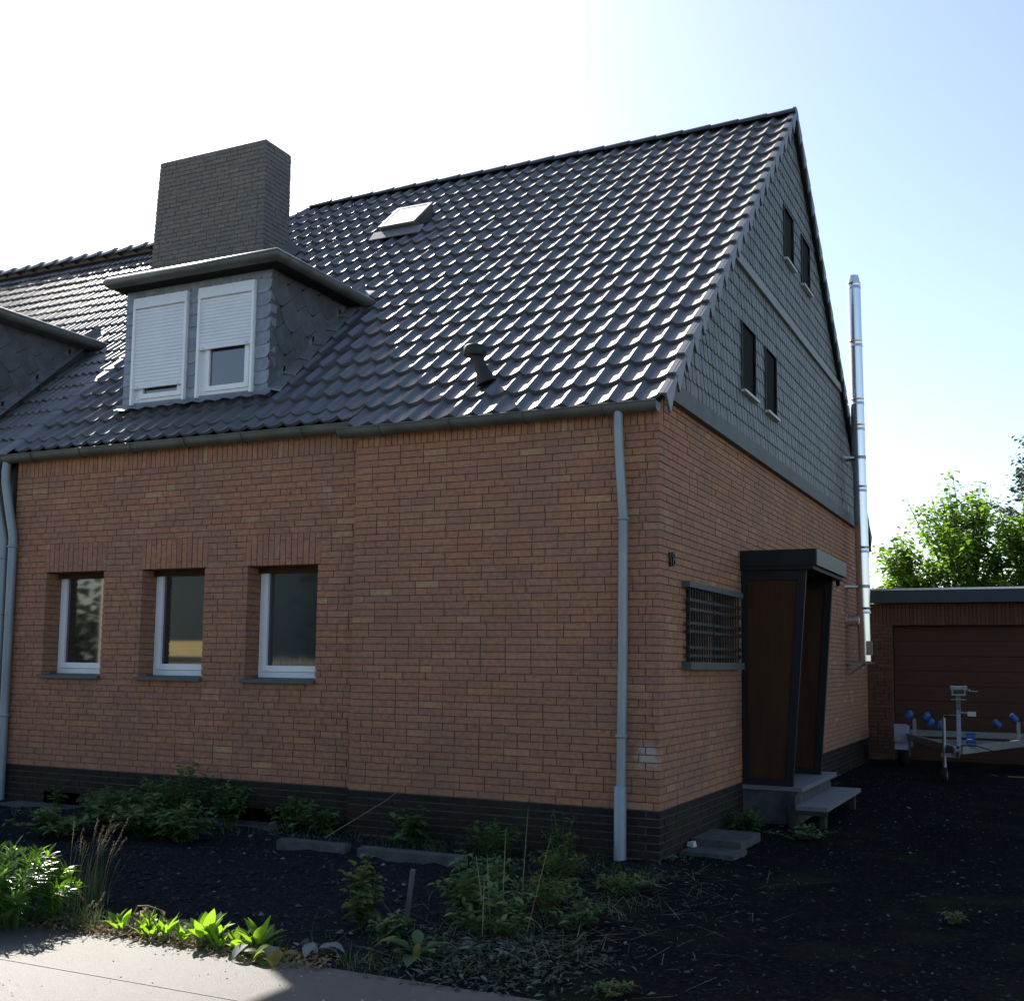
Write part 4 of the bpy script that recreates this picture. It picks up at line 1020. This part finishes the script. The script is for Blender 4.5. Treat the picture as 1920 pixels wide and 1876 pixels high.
for i in range(700):     # dry straw lying about between bed and drive
    x = random.gauss(.0, .5); y = U(-3.3, -.4)
    if x > 1.3 or (y > -.6 and x < .1): continue
    a = U(0, 6.3); l = U(.05, .28); p = Vector((x, y, gz(y) + U(.005, .05))); d = dirv(a, U(-.08, .35)); q = p + d * l; w_ = Vector((-sin(a), cos(a), 0)) * .0016
    b.add([p - w_, p + w_, q + w_ * .5 + Vector((0, 0, -.01)), q - w_ * .5 + Vector((0, 0, -.01))], [(0, 1, 2, 3)])
b.build('dry_straw', M['straw'], kind='stuff')
tuft('grass_tuft', 'small dry grass tuft at the foot of the dock plants', 'grass', -1.97, -3.86, 60, .10, .7, M['straw'], 0, .08, .0035)

def dock(x, y, n, L, up, label, name='dock_plant', mats=('leaf_dock',), wid=.36, bend=.5, cat='weed', group=None, mult=1.0):
    t = thing(name, label, cat, G(x, y), group)
    for i in range(int(n * mult)):
        az = i * 2.4 + U(-.4, .4); el = U(*up); l = L * U(.65, 1.1); b = MB()
        d = dirv(az, el); p0 = Vector((cos(az) * .012, sin(az) * .012, .0)); pt = p0 + d * l * .28
        b.tube([p0, pt], [.0035, .0022], 5, caps=False)
        leaf(b, pt, d, Vector((-cos(az) * sin(el), -sin(az) * sin(el), cos(el))) if el < 1.5 else Vector((-cos(az), -sin(az), .1)), l * .85, l * wid * U(.8, 1.15), bend * U(.5, 1.5), 5, 0, .18, .85)
        b.build('leaf', M[random.choice(mats)], t)
    return t
g_ = 'bright dock plants along the pavement edge'
for (x, n, L, lab) in ((-1.93, 6, .13, 'broad-leaved dock plant next to the dry grass tuft, first of the sunlit row'),
                       (-1.73, 5, .10, 'low dock plant under a withered drooping stalk'),
                       (-1.585, 7, .15, 'dock plant with two upright bright leaves, third along the pavement edge'),
                       (-1.47, 5, .11, 'small dock plant right of the third one, close to the pavement'),
                       (-1.335, 9, .185, 'tallest upright dock plant in the middle of the sunlit row'),
                       (-1.24, 6, .16, 'dock plant with one pale upright leaf beside the tallest one'),
                       (-1.10, 6, .15, 'dock plant with splayed leaves left of the wilting broad-leaved plant'),
                       (-.99, 5, .17, 'narrow upright dock plant directly behind the wilting plant')):
    dock(x, -3.80 + U(-.03, .03), n, L, (.6, 1.45), lab, group=g_, mult=1.7, wid=.40)
for (x, y, n, L, lab) in ((-2.05, -3.72, 6, .11, 'small dock plant half hidden behind the grass tuft'), (-1.83, -3.70, 7, .13, 'dock plant behind the withered stalk'), (-1.66, -3.84, 6, .10, 'tiny dock plant at the very edge of the pavement, left half of the row'),
    (-1.40, -3.70, 7, .15, 'dock plant in the second rank left of the tallest one'), (-1.17, -3.86, 6, .11, 'small dock plant at the very edge of the pavement, right half of the row'), (-1.05, -3.68, 7, .16, 'dock plant in the second rank near the wilting plant')):
    dock(x, y, n, L, (.5, 1.4), lab, group=g_, mult=1.8, wid=.42)
t = dock(-.86, -3.86, 9, .19, (.05, .8), 'wilting broad-leaved plant with grey and browning leaves at the tip of the sunlit row', 'wilting_plant', ('leaf_dock', 'leaf_dead', 'leaf_grey', 'leaf_dock'), .55, 1.5)
for i in range(5):
    b = MB(); az = -pi / 2 + U(-1, 1); leaf(b, (U(-.1, .15), U(-.1, .0), U(.05, .11)), dirv(az, -.3), (0, 0, 1), .13, .085, 1.0, 5, 0, .3, .8); b.build('leaf', M[random.choice(['leaf_dock', 'leaf_yellow', 'leaf_grey'])], t)
t = thing('withered_leaves', 'crumpled grey withered leaves lying in the shade right of the wilting plant', 'dead leaves', G(-.66, -3.66))
for i in range(5):
    b = MB(); leaf(b, (U(-.12, .14), U(-.08, .08), .02 + U(0, .04)), dirv(U(0, 6.3), U(0, .5)), (U(-.4, .4), U(-.4, .4), 1), .13, .09, 1.2, 5, 0, .5, .8); b.build('leaf', M['leaf_grey'], t)
t = thing('withered_stalk', 'withered pinkish stalk bending over the low dock plant', 'dry stalk', G(-1.86, -3.76))
b = MB(); b.tube([(0, 0, 0), (-.02, 0, .09), (.02, .0, .155), (.1, .0, .165), (.2, 0, .15), (.24, .0, .09)], [.006, .006, .005, .005, .005, .004], 6); b.tube([(.1, 0, .165), (.12, .0, .06), (.13, 0, 0)], .005, 6); b.build('stalk', M['leaf_dead'], t)
b = MB()
for i in range(8): leaf(b, (U(-.02, .22), U(-.02, .02), U(.10, .16)), dirv(U(0, 6.3), U(-1.2, .2)), (0, 0, 1), .05, .03, 1.2, 3, 0, .5)
b.build('shrivelled_leaves', M['leaf_dead'], t)

# shaded weeds
def weed(name, label, x, y, h, rad, n, m, ls=(.05, .09), lw=.5, cat='weed', stemn=8, group=None, flat=.4):
    n = int(n * 1.35); stemn = int(stemn * 1.35); ls = (ls[0] * 1.15, ls[1] * 1.25); h *= 1.06; rad *= 1.12
    t = thing(name, label, cat, G(x, y), group); b = MB(); s = MB()
    for i in range(stemn):
        az = U(0, 2 * pi); rr = rad * sqrt(R()); top = Vector((rr * cos(az), rr * sin(az), h * U(.6, 1.05) * (1 - .4 * rr / rad)))
        b0 = top * .15; b0.z = -.01; mid = b0.lerp(top, .5) + Vector((U(-.03, .03), U(-.03, .03), .02))
        s.tube([b0, mid, top], [.005, .004, .002], 5, caps=False)
        for k in range(n):
            f = .2 + .8 * (k + R()) / n
            q = (b0.lerp(mid, f * 2) if f < .5 else mid.lerp(top, f * 2 - 1)); a = k * 2.1 + U(-.5, .5)
            l = U(*ls) * (1.15 - .45 * f)
            leaf(b, q, dirv(a, U(-.2, .7)), (U(-flat, flat), U(-flat, flat), 1), l, l * lw, U(.3, 1.0), 3, 0, .2)
    s.build('stems', M['leaf_shade'], t); b.build('foliage', m, t); return t
gs = 'shaded shrubs along the front wall'
for (x, y, h, r, sn, lab) in ((-5.15, -.55, .42, .34, 14, 'leafy shrub against the plinth between the two left windows'),
                              (-4.62, -.35, .62, .36, 18, 'tallest shaded shrub at the wall below the middle window'),
                              (-4.35, -1.05, .40, .40, 16, 'broad spreading shrub in front of the tallest one'),
                              (-3.85, -1.15, .36, .30, 13, 'greyish leafy shrub nearest to the first concrete edging'),
                              (-5.0, -1.45, .24, .40, 13, 'low creeping shrub on the dark gravel behind the left bush')):
    weed('low_shrub', lab, x, y, h, r, 15, M['leaf_shade'], (.06, .11), .55, 'shrub', sn, gs)
for (x, y, h, r, sn, lab) in ((-5.6, -.25, .34, .26, 10, 'dark shrub by the left cellar opening'), (-4.15, -.15, .50, .22, 12, 'upright shrub hard against the plinth left of the black cellar window'), (-4.75, -1.0, .36, .34, 12, 'shaded shrub in the middle of the shrub patch'), (-3.1, -.2, .26, .18, 8, 'low shrub at the step of the front wall')):
    weed('low_shrub', lab, x, y, h, r, 13, M['leaf_shade'], (.055, .10), .55, 'shrub', sn, gs)
weed('broadleaf_weed', 'green weed with rounded leaves growing before the black cellar window', -3.42, -.22, .36, .22, 11, M['leaf_shade'], (.06, .10), .65, 'weed', 8)
weed('broadleaf_weed', 'broad-leaved weed against the plinth left of the downpipe bed', -2.15, -.18, .40, .20, 9, M['leaf_shade'], (.09, .14), .5, 'weed', 6)
weed('cellar_weed', 'little weed with three round leaves in the left cellar opening', -6.45, -.1, .26, .10, 6, M['leaf_shade'], (.06, .09), .65, 'weed', 3)
weed('young_maple', 'leaning seedling with reddish olive leaves beside the weathered stake', -.82, -3.02, .46, .17, 16, M['leaf_olive'], (.05, .085), .85, 'seedling', 8)
weed('leafy_weed', 'green leafy weed in front of the weathered stake to its right', -.32, -2.55, .44, .24, 14, M['leaf_shade'], (.06, .11), .45, 'weed', 11)
weed('leafy_weed', 'dense weed with tall dry stems at the edge of the black drive', .02, -2.95, .36, .26, 14, M['leaf_shade'], (.05, .10), .4, 'weed', 13)
weed('leafy_weed', 'ferny weed below the downpipe by the corner of the house', -.42, -1.05, .26, .20, 12, M['leaf_olive'], (.05, .09), .35, 'weed', 9)
weed('leafy_weed', 'yellowish tufted weed in front of the downpipe foot', -.18, -1.75, .20, .16, 12, M['leaf_olive'], (.05, .08), .3, 'weed', 9)
weed('leafy_weed', 'dark weed between concrete edging and the front plinth', -1.25, -.45, .34, .26, 12, M['leaf_shade'], (.05, .10), .4, 'weed', 11)
weed('leafy_weed', 'thin dark weed against the plinth left of the downpipe', -.72, -.30, .42, .16, 11, M['leaf_shade'], (.04, .08), .35, 'weed', 7)
weed('step_weed', 'dark reddish weed growing beside the lower porch step', .22, 2.0, .28, .20, 11, M['leaf_shade'], (.05, .09), .45, 'weed', 9)
weed('step_weed', 'low green weed at the end of the open step slab', .75, 1.75, .14, .30, 9, M['leaf_shade'], (.04, .07), .4, 'weed', 12)
weed('drive_weed', 'small weed growing from the black drive on the far right', 2.25, -1.2, .07, .08, 7, M['leaf_olive'], (.03, .05), .3, 'weed', 6)
weed('drive_weed', 'flat yellow-green weed at the bottom edge of the photo', .98, -3.62, .06, .16, 8, M['leaf_olive'], (.03, .05), .3, 'weed', 9)
for (x, y, h, r, m_, lab) in ((.28, -2.45, .22, .20, 'leaf_shade', 'low weed spreading onto the black drive right of the dry stems'), (-.05, -2.1, .28, .20, 'leaf_olive', 'olive weed behind the dense weed with dry stems'),
    (-.60, -2.0, .30, .18, 'leaf_shade', 'green weed behind the weathered stake'), (.18, -1.35, .16, .22, 'leaf_olive', 'low olive weed before the corner of the house'), (-.75, -1.35, .24, .2, 'leaf_shade', 'dark weed right of the longer concrete edging'), (-.55, -3.2, .16, .16, 'leaf_shade', 'low weed left of the large-leaved rosette')):
    weed('leafy_weed', lab, x, y, h, r, 11, M[m_], (.035, .075), U(.3, .5), 'weed', 10)
t = dock(-.21, -3.42, 11, .25, (.1, .75), 'large-leaved green rosette with one yellow leaf by the shaded pavement', 'leaf_rosette', ('leaf_shade',), .36, .9)
b = MB(); leaf(b, (-.10, -.06, .10), dirv(3.5, -.25), (0, 0, 1), .16, .075, .5, 5, 0, .15, .8); b.build('leaf', M['leaf_yellow'], t, label='yellow leaf of the rosette')
b = MB(); leaf(b, (.06, -.10, .09), dirv(-1.3, -.9), (0, 0, 1), .10, .045, .5, 5, 0, .3, .8); b.build('leaf', M['leaf_yellow'], t, label='yellow drooping leaf of the rosette')
t = thing('dry_weed', 'tall bare dry stems standing among the weeds by the drive', 'dry stems', G(.0, -2.85))
for (x, y, h, lx) in ((-.02, .05, .62, .02), (.03, .2, .74, .05), (.12, .1, .60, .16), (-.12, .1, .45, -.03), (-.07, -.05, .47, -.08), (.0, -.25, .40, .01)):
    MB().tube([(x, y, 0), (x + lx * .5, y, h * .5), (x + lx, y, h)], [.0045, .0035, .0015], 5).build('stem', M['straw'], t)
t = thing('wooden_stake', 'weathered grey wooden stake leaning among the weeds', 'stake', G(-.70, -2.72), rz=.2)
MB().hexa([(-.015, -.013, -.05), (.015, -.013, -.05), (.015, .013, -.05), (-.015, .013, -.05), (.022, .0, .30), (.05, .0, .30), (.05, .024, .305), (.022, .024, .305)]).build('post', M['stakewood'], t)
for (x0, x1, y, lab) in ((-3.12, -2.42, -.74, 'left piece of old concrete edging in the dark gravel'), (-2.30, -1.32, -.76, 'right longer piece of old concrete edging in the dark gravel')):
    b = MB(); b.hexa([(x0, y - .06, -.08), (x1, y - .08, -.08), (x1, y + .02, -.08), (x0, y + .04, -.08), (x0, y - .055, .05), (x1, y - .075, .055), (x1, y + .02, .065), (x0, y + .04, .06)])
    b.v = [(v[0], v[1], v[2] - .028) for v in b.v]; tag(b.build('concrete_edging', M['concrete']), lab, 'edging stone', 'old concrete edging stones')
t = thing('dry_branch', 'long thin pale twig lying against the front plinth', 'twig', G(-2.35, -.6))
MB().tube([(-.35, -.1, .06), (.05, .2, .36), (.30, .50, .62)], [.004, .004, .002], 5).build('twig', M['straw'], t)

# ground cover that nobody could count
def ok_bed(x, y): return not (-3.2 < x < -1.3 and -.85 < y < -.68)
b = MB()
def stone(mb, x, y, z, r):
    a = U(0, 6.3); q = r * U(.6, 1); h = r * U(.4, .8)
    mb.add([(x + r * cos(a), y + r * sin(a), z), (x + q * cos(a + 1.6), y + q * sin(a + 1.6), z), (x + r * cos(a + 3.1), y + r * sin(a + 3.1), z), (x + q * cos(a + 4.7), y + q * sin(a + 4.7), z), (x + U(-.3, .3) * r, y + U(-.3, .3) * r, z + h)],
           [(0, 1, 4), (1, 2, 4), (2, 3, 4), (3, 0, 4)])
for i in range(8500):
    x = U(-6.9, .2); y = -3.42 + 3.52 * R()
    if ok_bed(x, y): stone(b, x, y, gz(y) - .016, U(.008, .030) * (1.25 if R() < .1 else 1))
b.build('gravel', M['stone'], kind='stuff')
b = MB()
for i in range(5200):
    y = -3.42 + 12.6 * R() ** 1.6; x = U(-.35, 3.4)
    if x < .1 and y > -.1: continue
    stone(b, x, y, gz(y) - .012, U(.006, .019))
b.build('driveway_grit', M['stone'], kind='stuff')
b = MB()
for i in range(900):
    y = -3.42 + 9.2 * R() ** 1.5; x = U(-.2, 3.2) if R() < .5 else abs(random.gauss(0, .55)) + .02
    if x < .1 and y > -.1: x += .15
    q = (x, y, gz(y) + .004 + U(0, .012)); l = U(.02, .07)
    (quadleaf(b, q, dirv(U(0, 6.3), U(-.05, .25)), (U(-.5, .5), U(-.5, .5), 1), l, l * U(.12, .5)))
b.build('leaf_litter', M['clip'], kind='stuff')
b = MB()
for i in range(2600):    # heap of cut weeds at the edge of bed and drive
    x = random.gauss(-.02, .30); y = random.gauss(-2.92, .28)
    if y < -3.52 or x > .8: continue
    z = gz(y) + .09 * math.exp(-((x + .04) / .35) ** 2 - ((y + 2.94) / .35) ** 2) * R()
    l = U(.02, .08); quadleaf(b, (x, y, z + .005), dirv(U(0, 6.3), U(-.3, .5)), (U(-.8, .8), U(-.8, .8), 1), l, l * U(.1, .4))
b.build('cut_weeds', M['clip'], kind='stuff')
b = MB()
for i in range(4200):
    k = R()
    if k < .36:
        x = random.gauss(-.3, .42) ; y = U(-3.35, -.3)
        if sin(x * 9 + 2 * sin(y * 5)) + sin(y * 7.3 + x * 3) < U(-.6, .9): continue
    elif k < .72: x = U(-6.6, -.4); y = U(-.62, .0)
    elif k < .86: x = U(-2.3, -.4); y = random.gauss(-3.33, .08)
    else: x = .03 + abs(random.gauss(0, .10)); y = U(.0, 7)
    if y < -3.47: continue
    blade(b, (x, y, gz(y) - .015), U(.03, .15) * (1.1 if k < .5 else .8), U(0, 6.3), U(.3, 1.7), U(.003, .006), 0, 3)
b.build('rough_grass', M['grass'], kind='stuff')
b = MB()
for i in range(1900):    # dry scraps along the sunlit edge of the pavement
    x = U(-2.9, -.75); y = random.gauss(-3.43, .07)
    if y < -3.62: continue
    l = U(.012, .045); quadleaf(b, (x, y, gz(y) + U(.002, .035)), dirv(U(0, 6.3), U(-.4, .7)), (U(-.8, .8), U(-.8, .8), 1), l, l * U(.2, .6))
b.build('dry_scraps', M['leaf_dead'], kind='stuff')
b = MB()
for i in range(260):
    x = U(-3, 2.4); y = U(-5.2, -3.52); stone(b, x, y, -.130, U(.003, .010))
b.build('pavement_grit', mat('pale_grit', [(0, (.25, .24, .22)), (1, (.45, .44, .42))], .9, 30, .2), kind='stuff')

# ------------------------------------------------------------------ trees behind the garage
def tree(name, label, x, y, zc, rx, ry, rz_, shoots, m, ls, trunk_r=.14, bias=(0, 0, .5), per=46, group=None, inner=900):
    t = thing(name, label, 'tree', (x, y, 0), group); b = MB(); w = MB(); w.tube([(0, 0, -.1), (.03, .02, zc * .4), (0, 0, zc * .75)], [trunk_r, trunk_r * .8, trunk_r * .5], 10)
    for i in range(shoots):
        az = U(0, 2 * pi); el = U(-.35, 1.45); d = dirv(az, el); f = U(.35, .82)
        p0 = Vector((rx * d.x * f, ry * d.y * f, zc + rz_ * d.z * f)); d2 = (d + Vector(bias) + Vector((U(-.25, .25), U(-.25, .25), U(-.1, .3)))).normalized()
        Ls = (1 - f) * (rx + rz_) * .5 * U(.7, 1.9); p1 = p0 + d2 * Ls * .55; p2 = p1 + (d2 + Vector((0, 0, .25))).normalized() * Ls * .5
        if i % 2 == 0: w.tube([(0, 0, zc * .6), (p0 * .5 + Vector((0, 0, zc * .25))), p0, p1, p2], [trunk_r * .35, trunk_r * .2, .02, .012, .005], 5, caps=False)
        for k in range(per):
            q = p0.lerp(p1, R()) if R() < .5 else p1.lerp(p2, R() ** .8); a = U(0, 6.3); l = U(*ls)
            off = dirv(a, U(-.3, .3)) * U(.02, .16)
            leaf(b, q + off, dirv(a, U(-.7, .15)), (U(-.45, .45), U(-.45, .45), 1), l, l * .85, U(.2, .9), 2, 0, .15, .7)
    for i in range(inner):
        d = dirv(U(0, 6.3), U(-.6, 1.5)); f = R() ** .4 * .72; l = U(*ls)
        leaf(b, (rx * d.x * f, ry * d.y * f, zc + rz_ * d.z * f), dirv(U(0, 6.3), U(-.8, .2)), (U(-.5, .5), U(-.5, .5), 1), l, l * .85, .5, 2, 0, .15, .7)
    w.build('trunk', M['bark'], t); b.build('crown', m, t); return t
gt = 'leafy trees behind the garage'
tree('maple_tree', 'bright green maple with upright shoots above the middle of the garage roof', 1.0, 18.6, 3.3, 1.3, 1.1, 2.0, 100, M['leaf_tree'], (.09, .15), bias=(-.25, 0, .6), group=gt, inner=2200)
tree('maple_tree', 'lower green maple close beside the steel flue', -.30, 18.4, 2.75, .9, .9, 1.55, 60, M['leaf_tree'], (.09, .15), bias=(-.2, 0, .6), group=gt, inner=1400)
tree('maple_tree', 'green maple at the right edge of the photo above the garage', 2.25, 18.8, 3.1, 1.1, 1.0, 1.85, 80, M['leaf_tree'], (.09, .15), bias=(-.15, 0, .45), group=gt, inner=1800)
tree('dark_tree', 'taller dark blue-green tree behind the maples at the right edge', 2.85, 24.0, 5.1, .95, 1.0, 2.4, 90, M['leaf_dark'], (.10, .17), .18, (-.35, 0, .25), inner=1800)

# ------------------------------------------------------------------ across the street (mirrored in the window panes)
b = MB()
for i in range(9000):
    x = U(-46, 14); zmax = 4.6 + 1.0 * sin(x * .45) + .8 * sin(x * 1.3 + 1); z = zmax * R() ** .75; y = -21.5 + U(-2.2, 2.2) - z * .1
    if -25 < x < -18.6 and y > -21.5: continue
    l = U(.35, .7); quadleaf(b, (x, y, z), dirv(U(0, 6.3), U(-.8, .4)), (U(-.6, .6), U(.2, 1), .8), l, l * .8)
b.build('woodland', M['leaf_dark'], kind='stuff')
oh = thing('opposite_house', 'cream rendered house across the street, seen only mirrored in the left window', 'house', (-20.75, -17.5, 0))
w = MB(); w.box(-1.15, 1.15, -6, 2.6, -.3, 5.2); w.add([(-1.15, 2.6, 5.2), (1.15, 2.6, 5.2), (0, 2.6, 6.4), (-1.15, -6, 5.2), (1.15, -6, 5.2), (0, -6, 6.4)], [(0, 1, 2), (5, 4, 3)]); w.build('wall', M['facade'], oh)
w = MB(); w.hexa([(-1.4, -6.2, 4.9), (0, -6.2, 6.41), (0, 2.8, 6.41), (-1.4, 2.8, 4.9), (-1.4, -6.2, 5.05), (0, -6.2, 6.56), (0, 2.8, 6.56), (-1.4, 2.8, 5.05)])
w.hexa([(.001, -6.2, 6.41), (1.4, -6.2, 4.9), (1.4, 2.8, 4.9), (.001, 2.8, 6.41), (.001, -6.2, 6.56), (1.4, -6.2, 5.05), (1.4, 2.8, 5.05), (.001, 2.8, 6.56)]); w.build('roof', M['tile_old'], oh)
MB().box(-.2, .5, 2.601, 2.63, 1.9, 2.9).build('window', M['glass'], oh)
bf = thing('board_fence', 'yellow two-board fence across the street, mirrored in the middle window', 'fence', (-18.9, -14.9, 0))
for z in (.98, 1.60): MB().box(-1.0, 1.6, -.02, .02, z, z + .42).build('board', M['yellowboard'], bf)
for x in (-.9, 1.5): MB().box(x, x + .1, -.12, -.021, -.1, 2.1).build('post', M['picketwood'], bf)
pf = thing('picket_fence', 'pale picket fence across the street, mirrored low in the right window', 'fence', (-14.9, -14.9, 0))
for i in range(14): MB().prism([(-1.2 + i * .17, 0, .1), (-1.1 + i * .17, 0, .1), (-1.1 + i * .17, 0, 1.50), (-1.15 + i * .17, 0, 1.6 + U(-.04, .07)), (-1.2 + i * .17, 0, 1.50)], (0, 1, 0), .02).build('picket', M['picketwood'], pf)
MB().box(-1.25, 1.2, -.06, -.021, .4, .48).build('rail', M['picketwood'], pf); MB().box(-1.25, 1.2, -.06, -.021, .95, 1.03).build('rail', M['picketwood'], pf)
MB().box(-1.0, -.92, -.12, -.061, -.1, 1.1).build('post', M['picketwood'], pf); MB().box(.8, .88, -.12, -.061, -.1, 1.1).build('post', M['picketwood'], pf)
